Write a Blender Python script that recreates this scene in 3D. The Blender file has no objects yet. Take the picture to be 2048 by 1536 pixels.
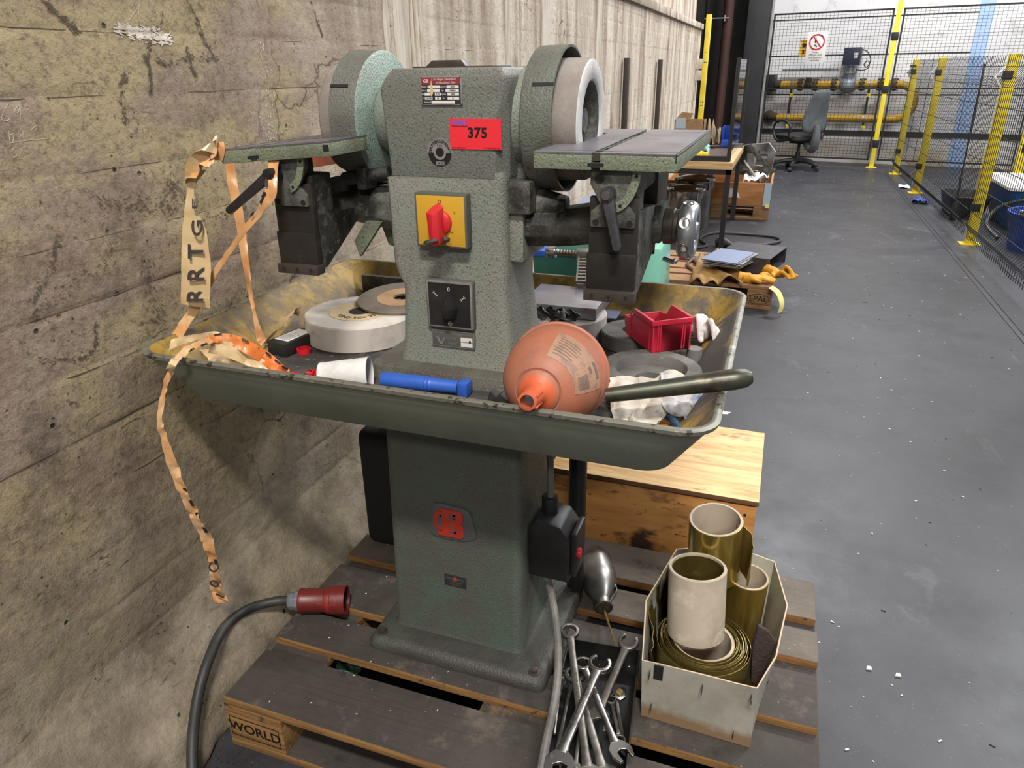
import bpy, bmesh, math, random
from mathutils import Vector, Matrix, noise
random.seed(7)
SC = bpy.context.scene
COL = SC.collection
PI = math.pi
R = math.radians

# ------------------------------------------------------------------ camera
FPX = 1430.0
PITCH, ROLL, YAW = R(23.66), R(-0.83), R(20.2)
CAM = Vector((0, 0, 1.36))
def _axes():
    cp, sp = math.cos(PITCH), math.sin(PITCH)
    fw, up, rt = Vector((0, cp, -sp)), Vector((0, sp, cp)), Vector((1, 0, 0))
    c, s = math.cos(ROLL), math.sin(ROLL)
    r, u = c*rt + s*up, c*up - s*rt
    M = Matrix.Rotation(YAW, 3, 'Z')
    return M @ r, M @ u, M @ fw
AR, AU, AF = _axes()
cd = bpy.data.cameras.new('camera')
cam = bpy.data.objects.new('camera', cd)
COL.objects.link(cam)
cd.sensor_width = 36.0
cd.sensor_fit = 'HORIZONTAL'
cd.lens = FPX/2048*36.0
cd.clip_start = 0.02
cam.matrix_world = Matrix(((AR.x, AU.x, -AF.x, CAM.x), (AR.y, AU.y, -AF.y, CAM.y), (AR.z, AU.z, -AF.z, CAM.z), (0, 0, 0, 1)))
SC.camera = cam

# ------------------------------------------------------------------ world, lamps, exposure
SC.view_settings.view_transform = 'Standard'
SC.view_settings.look = 'None'
SC.view_settings.gamma = 1.0
SC.view_settings.use_curve_mapping = False
SC.view_settings.exposure = 0.0
w = bpy.data.worlds.new('hall')
SC.world = w
w.use_nodes = True
w.node_tree.nodes['Background'].inputs[0].default_value = (0.93, 0.96, 1.0, 1)
w.node_tree.nodes['Background'].inputs[1].default_value = 0.235
def lamp(name, loc, sx, sy, power, col=(1, .97, .93), rot=(0, 0, 0)):
    l = bpy.data.lights.new(name, 'AREA')
    l.shape = 'RECTANGLE'; l.size = sx; l.size_y = sy; l.energy = power; l.color = col
    o = bpy.data.objects.new(name, l); COL.objects.link(o)
    o.location = loc; o.rotation_euler = rot
    return o
lamp('hall_area_light', (0.75, -2.1, 6.0), 1.3, .4, 440, (1, .95, .88), (R(12), 0, 0))
lamp('hall_area_light', (2.4, 5.0, 6.4), 2.4, .8, 260, (1, .98, .96))
lamp('hall_area_light', (2.2, -6.5, 6.0), 1.3, .5, 265, (1, .96, .9), (R(50), 0, R(15)))  # unseen fill light added behind the camera to brighten front-facing sides
lamp('hall_area_light', (0.9, 9.6, 6.4), 1.3, .4, 470, (.97, .98, 1))
lamp('hall_area_light', (4.6, 9.2, 6.4), 1.3, .4, 470, (.95, .98, 1))
lamp('hall_area_light', (5.2, 2.0, 6.4), 1.3, .4, 220, (.95, .98, 1))

# ------------------------------------------------------------------ pixel of the photograph -> point on a real plane
def _ray(px, py):
    return ((px-1024)*AR - (py-768)*AU + FPX*AF).normalized()
def onz(px, py, z):
    d = _ray(px, py); return CAM + d*((z-CAM.z)/d.z)
def onx(px, py, x):
    d = _ray(px, py); return CAM + d*((x-CAM.x)/d.x)
def ony(px, py, y):
    d = _ray(px, py); return CAM + d*((y-CAM.y)/d.y)

# ------------------------------------------------------------------ materials
def hx(s):
    s = s.lstrip('#'); v = [int(s[i:i+2], 16)/255 for i in (0, 2, 4)]
    return tuple(c/12.92 if c <= .04045 else ((c+.055)/1.055)**2.4 for c in v) + (1,)
class NT:
    def __init__(s, name):
        s.m = bpy.data.materials.new(name); s.m.use_nodes = True
        s.t = s.m.node_tree; s.b = s.t.nodes['Principled BSDF']
        tc = s.t.nodes.new('ShaderNodeTexCoord'); oi = s.t.nodes.new('ShaderNodeObjectInfo')
        add = s.t.nodes.new('ShaderNodeVectorMath'); add.operation = 'MULTIPLY_ADD'
        s.obj = tc.outputs['Object']
        cmb = s.t.nodes.new('ShaderNodeCombineXYZ')
        for i in range(3): s.t.links.new(oi.outputs['Random'], cmb.inputs[i])
        s.t.links.new(cmb.outputs[0], add.inputs[0]); add.inputs[1].default_value = (7, 5, 3); s.t.links.new(s.obj, add.inputs[2])
        s.vec = add.outputs[0]
    def N(s, t): return s.t.nodes.new(t)
    def L(s, a, b): s.t.links.new(a, b)
    def noise(s, scale, detail=4, rough=.6, stretch=None, dist=0):
        n = s.N('ShaderNodeTexNoise'); n.inputs['Scale'].default_value = scale
        n.inputs['Detail'].default_value = detail; n.inputs['Roughness'].default_value = rough; n.inputs['Distortion'].default_value = dist
        v = s.vec
        if stretch:
            mp = s.N('ShaderNodeMapping'); mp.inputs['Scale'].default_value = stretch; s.L(v, mp.inputs[0]); v = mp.outputs[0]
        s.L(v, n.inputs['Vector']); return n.outputs['Fac']
    def voro(s, scale, feature='F1', stretch=None):
        n = s.N('ShaderNodeTexVoronoi'); n.feature = feature; n.inputs['Scale'].default_value = scale
        v = s.vec
        if stretch:
            mp = s.N('ShaderNodeMapping'); mp.inputs['Scale'].default_value = stretch; s.L(v, mp.inputs[0]); v = mp.outputs[0]
        s.L(v, n.inputs['Vector']); return n.outputs['Distance']
    def rng(s, v, lo, hi, a=0., b=1.):
        r = s.N('ShaderNodeMapRange'); r.inputs[1].default_value = lo; r.inputs[2].default_value = hi
        r.inputs[3].default_value = a; r.inputs[4].default_value = b; s.L(v, r.inputs[0]); return r.outputs[0]
    def mul(s, a, b, op='MULTIPLY'):
        m = s.N('ShaderNodeMath'); m.operation = op
        for i, q in enumerate((a, b)):
            if isinstance(q, (int, float)): m.inputs[i].default_value = q
            else: s.L(q, m.inputs[i])
        return m.outputs[0]
    def mix(s, a, b, f):
        m = s.N('ShaderNodeMix'); m.data_type = 'RGBA'
        for sock, q in ((m.inputs[6], a), (m.inputs[7], b)):
            if isinstance(q, str): sock.default_value = hx(q)
            else: s.L(q, sock)
        if isinstance(f, (int, float)): m.inputs[0].default_value = f
        else: s.L(f, m.inputs[0])
        return m.outputs[2]
    def sep(s, v):
        x = s.N('ShaderNodeSeparateXYZ'); s.L(v, x.inputs[0]); return x.outputs
    def normal_z(s):
        g = s.N('ShaderNodeNewGeometry'); return s.sep(g.outputs['Normal'])[2]
    def bump(s, h, strength=.3, dist=.002):
        b = s.N('ShaderNodeBump'); b.inputs['Strength'].default_value = strength; b.inputs['Distance'].default_value = dist
        s.L(h, b.inputs['Height']); s.L(b.outputs[0], s.b.inputs['Normal'])
    def done(s, col=None, rough=.5, metal=0.):
        if isinstance(col, str): s.b.inputs['Base Color'].default_value = hx(col)
        elif col is not None: s.L(col, s.b.inputs['Base Color'])
        if isinstance(rough, (int, float)): s.b.inputs['Roughness'].default_value = rough
        else: s.L(rough, s.b.inputs['Roughness'])
        s.b.inputs['Metallic'].default_value = metal
        return s.m
def mat(name, col, rough=.5, metal=0., layers=(), bump=None):
    """layers: (colour, noise scale, lo, hi, detail, stretch)"""
    n = NT(name); c = col
    for l in layers:
        f = n.rng(n.noise(l[1], l[4] if len(l) > 4 else 5, .65, l[5] if len(l) > 5 else None), l[2], l[3])
        c = n.mix(c, l[0], f)
    if bump: n.bump(n.noise(bump[0], 3), bump[1], bump[2] if len(bump) > 2 else .002)
    return n.done(c, rough, metal)

M = {}
# hammered green machine enamel, dusty
def hammer(name, c1, c2, dust, dlo, dhi):
    n = NT(name)
    c = n.mix(c1, c2, n.rng(n.noise(3.5, 3), .4, .62))
    c = n.mix(c, dust, n.rng(n.noise(9, 7, .7), dlo, dhi))
    c = n.mix(c, '#3a3d37', n.rng(n.noise(340, 2), .55, .7, 0, .8))
    c = n.mix(c, '#242421', n.rng(n.noise(45, 4), .7, .76))
    n.bump(n.noise(260, 3), .6, .003)
    return n.done(c, .46)
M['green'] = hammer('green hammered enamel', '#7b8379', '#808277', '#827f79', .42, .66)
M['green_shaded'] = hammer('shaded green column enamel', '#4d5349', '#48564c', '#4d4a44', .38, .62)  # the same green enamel, colour darkened for the shade below the tray
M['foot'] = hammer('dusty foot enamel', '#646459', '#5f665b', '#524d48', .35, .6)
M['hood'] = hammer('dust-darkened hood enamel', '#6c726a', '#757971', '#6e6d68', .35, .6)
M['baseplate'] = hammer('grimy shaded base enamel', '#42433c', '#454a41', '#383633', .35, .6)  # grime, plus the shade below the tray put into the colour
M['mint'] = hammer('mint hammered enamel', '#889b8e', '#82958a', '#85887f', .5, .76)
M['guard'] = hammer('dusty guard enamel', '#60675e', '#6a6e66', '#5b5450', .4, .64)
M['tableside'] = hammer('mossy table enamel', '#79806a', '#737b68', '#5d5c50', .5, .72)
M['trayout'] = mat('tray green enamel', '#7d8273', .5, 0, (('#6f7466', 6, .45, .65), ('#7d7c70', 14, .6, .75), ('#33302b', 60, .7, .74)), (30, .12))
def tray_in():
    n = NT('worn yellow tray paint')
    c = n.mix('#a08030', '#6f5c34', n.rng(n.noise(7, 7, .72), .42, .58))
    c = n.mix(c, '#5a4d3a', n.rng(n.noise(16, 7, .75), .47, .62))
    c = n.mix(c, '#2b2723', n.rng(n.noise(40, 6, .8), .62, .7))
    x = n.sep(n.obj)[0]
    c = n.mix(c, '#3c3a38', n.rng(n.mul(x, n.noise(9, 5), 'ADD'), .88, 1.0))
    n.bump(n.noise(60, 4), .2)
    return n.done(c, .6)
M['trayin'] = tray_in()
M['grime'] = mat('grinding grime', '#4a4643', .8, 0, (('#353230', 10, .4, .6), ('#6a645e', 26, .58, .7), ('#8a867f', 160, .66, .72)), (180, .6, .003))
M['rim'] = mat('worn tray rim', '#77756a', .45, .35, (('#403b36', 55, .56, .62), ('#a19e90', 30, .6, .7)))
M['wheelside'] = mat('grinding wheel side', '#7d746d', .85, 0, (('#8f8780', 12, .45, .65), ('#645b56', 5, .5, .7)), (300, .3))
M['wheelface'] = mat('grinding wheel face', '#c2c0c0', .9, 0, (('#a6a4a4', 24, .5, .7),), (300, .4))
M['wheelwhite'] = mat('pale grinding stone', '#c3bbb3', .85, 0, (('#a39a92', 8, .45, .62), ('#7b7068', 14, .6, .72), ('#41352f', 22, .7, .74)), (200, .2))
M['wheelgrey'] = mat('grey grinding stone', '#6f6c68', .9, 0, (('#55524f', 10, .45, .62), ('#8a8782', 60, .62, .72)), (220, .5))
M['castgrey'] = mat('greasy grey casting', '#55554f', .6, 0, (('#2a2926', 9, .45, .58), ('#6d6d64', 60, .55, .7), ('#1c1b1a', 5, .52, .62)), (170, .5, .003))
M['steeldark'] = mat('dark oiled steel', '#3b3733', .42, .5, (('#2d2b29', 6, .45, .65), ('#4d4540', 30, .6, .75)))
M['steelbar'] = mat('brown oxide bar', '#4c443f', .45, .4, (('#3a3430', 12, .45, .65),))
M['lever'] = mat('grey zinc lever', '#57565a', .38, .6, (('#444347', 20, .45, .65),))
M['tabletop'] = mat('machined table top', '#8b8890', .38, .7, (('#77747a', 9, .45, .65), ('#5d5850', 20, .58, .7)))
M['satin'] = mat('satin chrome', '#b9bbc0', .27, .9, (('#8e9096', 40, .6, .7),))
M['chrome'] = mat('chrome', '#c4c6cb', .16, 1., (('#8e9096', 30, .62, .7),))
M['steel'] = mat('bright tool steel', '#a9a6a2', .3, 1., (('#6c6560', 14, .5, .66), ('#d0cdc9', 40, .6, .7)))
M['steel2'] = mat('dull tool steel', '#8b8781', .42, .9, (('#5b554f', 10, .45, .62),))
M['stainless'] = mat('stainless pot steel', '#a7a29c', .22, 1., (('#6f6a65', 6, .5, .7),))
M['alu'] = mat('tarnished aluminium', '#8f8d89', .36, .9, (('#6a6763', 9, .45, .62), ('#b4b2ae', 16, .6, .7)))
M['block'] = mat('ground steel block', '#9d9ba5', .3, .6, (('#b6b5bd', 8, .5, .66), ('#83818a', 22, .55, .7)))
M['black'] = mat('black plastic', '#1c1b1c', .45, 0, (('#2a2929', 8, .5, .7),))
M['blackm'] = mat('matt black', '#121212', .75)
M['black2'] = mat('black lacquered sheet', '#0f0f10', .35, 0, (('#1a1a1b', 9, .5, .7),))
M['rubber'] = mat('black cable rubber', '#2c2c2b', .55, 0, (('#3d3c39', 14, .5, .7),))
M['cablegrey'] = mat('dusty grey cable', '#5a5754', .6, 0, (('#77726b', 12, .5, .7),))
M['redbin'] = mat('red bin plastic', '#c92742', .4, 0, (('#a82036', 9, .56, .72),))
M['red'] = mat('red plastic', '#c41f2a', .35)
M['redknob'] = mat('dusty red knob', '#c3242f', .38, 0, (('#9a2630', 20, .55, .7),))
M['stickerred'] = mat('red sticker', '#e32b38', .45)
M['ceered'] = mat('red plug plastic', '#66201e', .4, 0, (('#5b1d1b', 8, .45, .65), ('#9a3020', 18, .6, .72)))
M['redpaint'] = mat('emblem red paint', '#b03425', .4)
M['yellowplate'] = mat('yellow switch plate', '#c79a2c', .45, 0, (('#b58e33', 10, .5, .7),))
M['yellow'] = mat('yellow fence paint', '#e8cf33', .4, 0, (('#cfb62c', 5, .5, .7),))
M['whitepl'] = mat('white printed card', '#d6d3ce', .5)
M['white'] = mat('white paper', '#dad9d8', .8, 0, (('#c6c4c2', 20, .5, .7),))
M['offwhite'] = mat('off-white ink', '#c9c6bf', .5)
M['ink'] = mat('black ink', '#161414', .5)
M['blueink'] = mat('blue ink', '#5560c8', .5)
M['plate'] = mat('aluminium plate', '#9a9896', .4, .5, (('#7d7a78', 20, .5, .7),))
M['platedark'] = mat('dark name plate', '#2c2a30', .45)
M['platered'] = mat('red name plate band', '#8d2e34', .5, 0, (('#6f3034', 20, .5, .7),))
M['pewter'] = mat('grey embossed plate', '#62625c', .5, .3)
M['emblem'] = mat('grey emblem plate', '#5a595d', .5, .2)
M['orange'] = mat('orange funnel plastic', '#ad6a52', .55, 0, (('#9a6350', 6, .42, .6), ('#865648', 11, .52, .68), ('#bd7453', 4, .58, .7)), (60, .08))
M['orangein'] = mat('bright orange plastic', '#c95f3b', .5, 0, (('#b35538', 14, .5, .7),))
M['funlabel'] = mat('faded funnel label', '#a5806a', .6, 0, (('#8f7263', 60, .5, .6),))
M['funink'] = mat('faded grey print', '#73625c', .6)
M['tape'] = mat('cream barrier tape', '#cfb489', .28, 0, (('#bf9f70', 10, .5, .7), ('#dcc9a8', 18, .58, .7)))
M['tapeor'] = mat('orange barrier tape', '#c99663', .3, 0, (('#c4834e', 14, .5, .62), ('#d6b48c', 9, .48, .66)))
M['tapedeep'] = mat('bright orange tape edge', '#d9783c', .3, 0, (('#cf8a55', 12, .5, .7),))
M['tapeink'] = mat('tape print', '#2b2326', .35)
M['marker'] = mat('blue marker plastic', '#3360bd', .42, 0, (('#2c54a8', 12, .5, .7),))
M['bluepl'] = mat('blue plastic', '#2449a8', .4, 0, (('#1c3a8a', 4, .45, .65),))
M['bluetub'] = mat('blue tub plastic', '#17549a', .4, 0, (('#124580', 4, .45, .65),))
M['teal'] = mat('teal plastic', '#174d42', .4, 0, (('#133f37', 5, .45, .65),))
M['teallight'] = mat('pale teal film', '#7fc0ad', .2)
M['bar'] = mat('worn green steel bar', '#4f5146', .38, .6, (('#3b332c', 12, .48, .62), ('#6b6150', 20, .6, .72)))
M['cotton'] = mat('dirty cotton cloth', '#c2b9ac', .95, 0, (('#a39a8f', 12, .45, .65), ('#7f766c', 26, .6, .74)), (260, .6))
M['cottonblue'] = mat('cotton with blue yarn', '#b7b4b4', .95, 0, (('#5a6aa0', 13, .5, .6), ('#8f8b88', 24, .56, .7)), (260, .6))
M['cottonw'] = mat('white work glove cotton', '#c9c4c2', .95, 0, (('#aaa6a8', 14, .5, .66), ('#8b8fb4', 24, .66, .74)), (240, .5))
M['leather'] = mat('tan work leather', '#94723c', .8, 0, (('#77592e', 10, .45, .65),), (80, .3))
M['gloveyel'] = mat('yellow leather', '#c98d18', .65, 0, (('#b47c14', 12, .45, .65),), (90, .3))
M['paleyel'] = mat('pale yellow cuff', '#d9cf7e', .7)
def wood(name, top, topd, side, sided, rough=.8, grain=(2, 40, 40)):
    n = NT(name)
    f = n.noise(3.0, 6, .65, grain)
    ct = n.mix(top, topd, n.rng(n.noise(5, 6, .7), .38, .66))
    ct = n.mix(ct, topd, n.rng(f, .5, .7, 0, .6))
    ct = n.mix(ct, '#6d6157', n.rng(n.noise(7, 8, .75), .56, .72, 0, .7))
    ct = n.mix(ct, '#7b6248', n.rng(n.noise(3.1, 8, .8), .63, .7, 0, .6))
    ct = n.mix(ct, '#211e1b', n.rng(n.noise(9, 6, .75), .6, .74, 0, .8))
    ct = n.mix(ct, '#8b857c', n.rng(n.noise(120, 3), .7, .76, 0, .6))
    cs = n.mix(side, sided, n.rng(f, .4, .66))
    cs = n.mix(cs, '#2a211a', n.rng(n.noise(25, 5), .62, .72))
    c = n.mix(cs, ct, n.rng(n.normal_z(), .4, .8))
    n.bump(n.mul(f, n.noise(30, 5, .7), 'ADD'), .4, .003)
    return n.done(c, rough)
M['palletdark'] = wood('oil-blackened pallet wood', '#433c37', '#332e2a', '#96703f', '#6b4a2a')
M['palletgrey'] = wood('grey dusty pallet wood', '#6d645b', '#554d46', '#93693b', '#6a4a2c')
M['palletfar'] = wood('pale pallet wood', '#a37c54', '#856344', '#8a6440', '#664a34')
def plytop():
    n = NT('pale barky plywood lid')
    f = n.noise(2.2, 7, .7, (1.4, 14, 6), .6)
    c = n.mix('#dcb883', '#bd935c', n.rng(f, .42, .62))
    c = n.mix(c, '#6d5236', n.rng(n.noise(7, 7, .75, (1, 3.2, 2), 1.0), .56, .68, 0, .85))
    c = n.mix(c, '#6b4a30', n.rng(n.normal_z(), .6, .2))
    n.bump(f, .2); return n.done(c, .6)
M['plytop'] = plytop()
def plyside():
    n = NT('varnished plywood side')
    c = n.mix('#c48d52', '#a9723c', n.rng(n.noise(3, 5, .6, (1, 12, 6)), .4, .65))
    c = n.mix(c, '#3f2c20', n.rng(n.noise(2.6, 4, .6, (1, 1, 2.2), 1.2), .57, .66))
    c = n.mix(c, '#4a2f1b', n.rng(n.noise(26, 4, .6, (1, 1, 2)), .62, .7))
    return n.done(c, .5)
M['plyside'] = plyside()
M['ply'] = mat('crate wood', '#a8713f', .6, 0, (('#8b5a30', 3, .42, .64, 5, (1, 8, 8)),))
M['benchwood'] = mat('worn bench wood', '#c2a071', .6, 0, (('#9a7a52', 4, .45, .65, 5, (1, 10, 10)),))
M['brownboard'] = mat('brown hardboard', '#6b5b52', .6)
M['card'] = mat('cardboard', '#9c7b56', .85, 0, (('#84664a', 5, .45, .65),))
def cardbox():
    n = NT('grey lined cardboard')
    c = n.mix('#98948a', '#858278', n.rng(n.noise(7, 7, .7), .4, .62))
    c = n.mix(c, '#766a5a', n.rng(n.noise(5, 7, .7), .54, .7))
    z = n.sep(n.obj)[2]
    c = n.mix(c, '#7a6248', n.rng(n.mul(z, n.mul(n.noise(14, 5), .06), 'SUBTRACT'), .004, -.012))
    return n.done(c, .85)
M['cardbox'] = cardbox()
M['cardedge'] = mat('cardboard edge', '#c3ac92', .9)
M['tube'] = mat('paper tube', '#b9ab99', .85, 0, (('#a29482', 6, .45, .65), ('#cfc2b0', 14, .56, .7)), (60, .1))
M['tubein'] = mat('paper core', '#a9967c', .85, 0, (('#8f7e68', 9, .45, .65),))
M['brass'] = mat('brass foil', '#c2a653', .24, .85, (('#a08a42', 3, .45, .65, 4, (6, 6, .6)), ('#d8c878', 5, .56, .7, 4, (8, 8, .6))))
M['brassdark'] = mat('dull brass foil', '#94824c', .34, .75, (('#6f6134', 4, .42, .62), ('#b3a163', 9, .58, .7)))
M['pad'] = mat('brown abrasive fleece', '#4c3c38', .95, 0, (('#3b2e2b', 12, .4, .6),), (160, .8, .004))
M['padedge'] = mat('fleece edge', '#8a7370', .95)
M['rustylabel'] = mat('orange primer sheet', '#8e4a30', .7, 0, (('#6e3a28', 10, .45, .65),))
M['label'] = mat('cream wheel label', '#c9b48c', .6, 0, (('#b39d75', 14, .5, .7),))
M['discbrown'] = mat('brown abrasive disc', '#7d7266', .6, 0, (('#655b52', 8, .45, .65),), (200, .2))
M['disctan'] = mat('tan disc centre', '#bd976f', .6, 0, (('#a5815d', 14, .5, .7),))
M['rust'] = mat('orange rust scale', '#b5792a', .8, 0, (('#7a4f25', 22, .45, .62),), (60, .4))
M['hosebl'] = mat('dark blue hose', '#27425f', .35, 0, (('#1b2e44', 12, .5, .7),))
M['shoe'] = mat('dark debris', '#242322', .6, 0, (('#35322f', 20, .5, .7),))
M['fabric'] = mat('grey chair fabric', '#55585b', .9, 0, (('#484b4e', 9, .45, .65),), (300, .3))
M['chairblk'] = mat('black chair plastic', '#29292b', .5)
M['pipeyel'] = mat('yellow gas pipe paint', '#b08a22', .45, 0, (('#7a6020', 4, .5, .7),))
M['pipedark'] = mat('dirty pipe end', '#4c4228', .6, 0, (('#2f2a1e', 6, .4, .62),))
M['valve'] = mat('grey valve casting', '#8d939a', .5, .4, (('#6f757c', 9, .45, .65),))
M['navy'] = mat('dark blue housing', '#242b42', .4)
M['fenceblk'] = mat('black powder coat', '#1d1d20', .45)
M['colsteel'] = mat('dark painted steel column', '#303033', .45, .2, (('#28282b', 2, .45, .65), ('#3a3a3d', 6, .58, .72)))
M['recess'] = mat('shade-darkened recess wall', '#1a1917', .8, 0, (('#26231f', 1.2, .45, .65), ('#0e0e0d', 3, .5, .7)))  # dark wall; near-black colour also stands in for shade of the missing ceiling
M['rustred'] = mat('rusty red pipe', '#3c1d16', .7, 0, (('#28140f', 3, .45, .65),))
M['bluepaint'] = mat('pale blue paint stripe', '#97b3de', .7, 0, (('#abc0e0', 2, .45, .65),))
M['blackband'] = mat('black painted band', '#262525', .6)
M['signred'] = mat('sign red', '#b3283c', .5)
M['signyel'] = mat('orange warning sign', '#e2a81c', .5)
M['wrap'] = mat('clear plastic film', '#9fb2bd', .3)
M['film'] = mat('pale blue wipe', '#a9d4da', .9)
M['sheetblue'] = mat('blue-grey sheet', '#8b97b4', .35, .2)
M['skyblue'] = mat('sky blue plastic', '#5aa2df', .4)
M['chalk'] = mat('chalk mark', '#a99f84', .95, 0, (('#8e846c', 60, .45, .6),))
M['limewash'] = mat('white run of lime', '#c9c0b4', .9, 0, (('#a89b8a', 6, .45, .62, 5, (1, 6, .5)),))
M['soot'] = mat('sooty cobweb', '#4d4337', .95, 0, (('#55493a', 30, .45, .6),))
M['post'] = mat('brown steel bar', '#37302c', .5, .3)
M['chips'] = mat('white chips', '#cfcac2', .8)
M['swarf'] = mat('dark swarf', '#3a3733', .5, .4)
M['cordbrown'] = mat('brown cord', '#5a4238', .6)
def wallmat():
    n = NT('board-marked sooty concrete')
    P = n.obj; y = n.sep(P)[1]; z = n.sep(P)[2]
    c = n.mix('#a29271', '#928172', n.rng(n.noise(2.6, 8, .68, (1, 1, 1.6)), .46, .56))
    c = n.mix(c, '#836f5f', n.rng(n.noise(5.2, 8, .72, (1, .8, 1.6)), .5, .66))
    c = n.mix(c, '#9b8e76', n.rng(n.noise(6.1, 8, .72), .54, .68, 0, .85))
    c = n.mix(c, '#a99d8b', n.rng(n.noise(31, 5, .7), .62, .72, 0, .7))
    fine = n.noise(75, 5, .75)
    c = n.mix(c, '#57493d', n.rng(fine, .50, .70, 0, .8))
    c = n.mix(c, '#b3a793', n.rng(n.noise(120, 3, .6), .66, .74, 0, .55))
    low = n.rng(n.mul(z, n.mul(n.noise(3, 5), .5), 'ADD'), .95, .55)
    c = n.mix(c, n.mix('#7a6f5f', '#a39885', n.rng(n.noise(9, 8, .75), .42, .66)), n.mul(low, .75))
    c = n.mix(c, '#574c3f', n.rng(n.noise(4.4, 9, .76, (1, 1, 1)), .54, .7, 0, .8))
    c = n.mix(c, '#3d3d33', n.mul(n.rng(n.noise(1.5, 6, .7), .55, .68), .55))
    # vertical runs further along the wall
    far = n.rng(n.mul(y, n.mul(n.noise(2, 3), 1.2), 'ADD'), 2.0, 2.9)
    st = n.noise(3.4, 7, .66, (1, 1.8, .16))
    run = n.mix(n.mix('#7d6350', '#d3c8b8', n.rng(st, .30, .58)), '#66492f', n.rng(n.noise(1.7, 8, .7, (1, 2.0, .35)), .53, .70))
    c = n.mix(c, run, n.mul(far, .9))
    c = n.mix(c, '#d7d0c8', n.mul(far, n.rng(n.noise(6, 5, .6, (1, 2, .1)), .6, .72, 0, .75)))
    # pits and hair cracks
    pit = n.rng(n.voro(17, 'F1'), .045, .10, 1, 0)
    pit = n.mul(pit, n.rng(n.noise(5, 2), .45, .6))
    c = n.mix(c, '#231f1a', pit)
    vd = n.N('ShaderNodeTexVoronoi'); vd.feature = 'DISTANCE_TO_EDGE'; vd.inputs['Scale'].default_value = 3.1
    nz = n.N('ShaderNodeTexNoise'); nz.inputs['Scale'].default_value = 4; nz.inputs['Detail'].default_value = 6; n.L(n.vec, nz.inputs['Vector'])
    mx = n.N('ShaderNodeMix'); mx.data_type = 'VECTOR'; mx.inputs[0].default_value = .35; n.L(n.vec, mx.inputs[4]); n.L(nz.outputs['Color'], mx.inputs[5])
    n.L(mx.outputs[1], vd.inputs['Vector'])
    scr = n.mul(n.rng(n.noise(13, 5, .7, (1, 1, 2.6), 1.6), .60, .66), n.rng(n.noise(2.4, 4), .44, .6))
    c = n.mix(c, '#40352b', n.mul(scr, .8))
    p2 = n.mul(n.rng(n.voro(46, 'F1'), .06, .16, 1, 0), n.rng(n.noise(7, 3), .5, .62))
    c = n.mix(c, '#2c251f', p2)
    crack = n.mul(n.rng(vd.outputs['Distance'], .012, .0, 0, 1), n.rng(n.noise(1.8, 3), .5, .62))
    c = n.mix(c, '#2f2820', n.mul(crack, .8))
    h = n.mul(n.noise(22, 9, .7), n.mul(pit, -1.2), 'ADD')
    n.bump(h, .7, .012)
    return n.done(c, .92)
M['wall'] = wallmat()
def floormat():
    n = NT('dark grey sealed floor')
    c = n.mix('#303033', '#3b3b40', n.rng(n.noise(1.1, 6, .65), .4, .65))
    c = n.mix(c, '#2b2a2e', n.rng(n.noise(4, 7, .7), .52, .7))
    c = n.mix(c, '#6a6970', n.rng(n.noise(170, 3, .6), .66, .75, 0, .7))
    c = n.mix(c, '#6c6a6c', n.rng(n.noise(2.3, 8, .75, (1, .6, 1), 1.), .6, .74, 0, .6))
    n.bump(n.noise(90, 3), .06)
    n.b.inputs['Specular IOR Level'].default_value = .32
    return n.done(c, n.rng(n.noise(3, 6, .7), .35, .7, .36, .5))
M['floor'] = floormat()
def backwall():
    n = NT('whitewashed hall wall')
    c = n.mix('#d6d4d3', '#cac8ca', n.rng(n.noise(.9, 5), .4, .62))
    zz = n.sep(n.obj)[2]
    c = n.mix(c, '#b9a98f', n.mul(n.rng(zz, .45, .1), n.rng(n.noise(1.6, 4), .38, .6)))
    c = n.mix(c, '#8d8884', n.rng(n.noise(3, 7, .72), .58, .74, 0, .7))
    c = n.mix(c, '#6d6560', n.rng(n.noise(22, 6, .7), .7, .75, 0, .8))
    n.bump(n.noise(20, 5), .2)
    return n.done(c, .85)
M['backwall'] = backwall()

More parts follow.
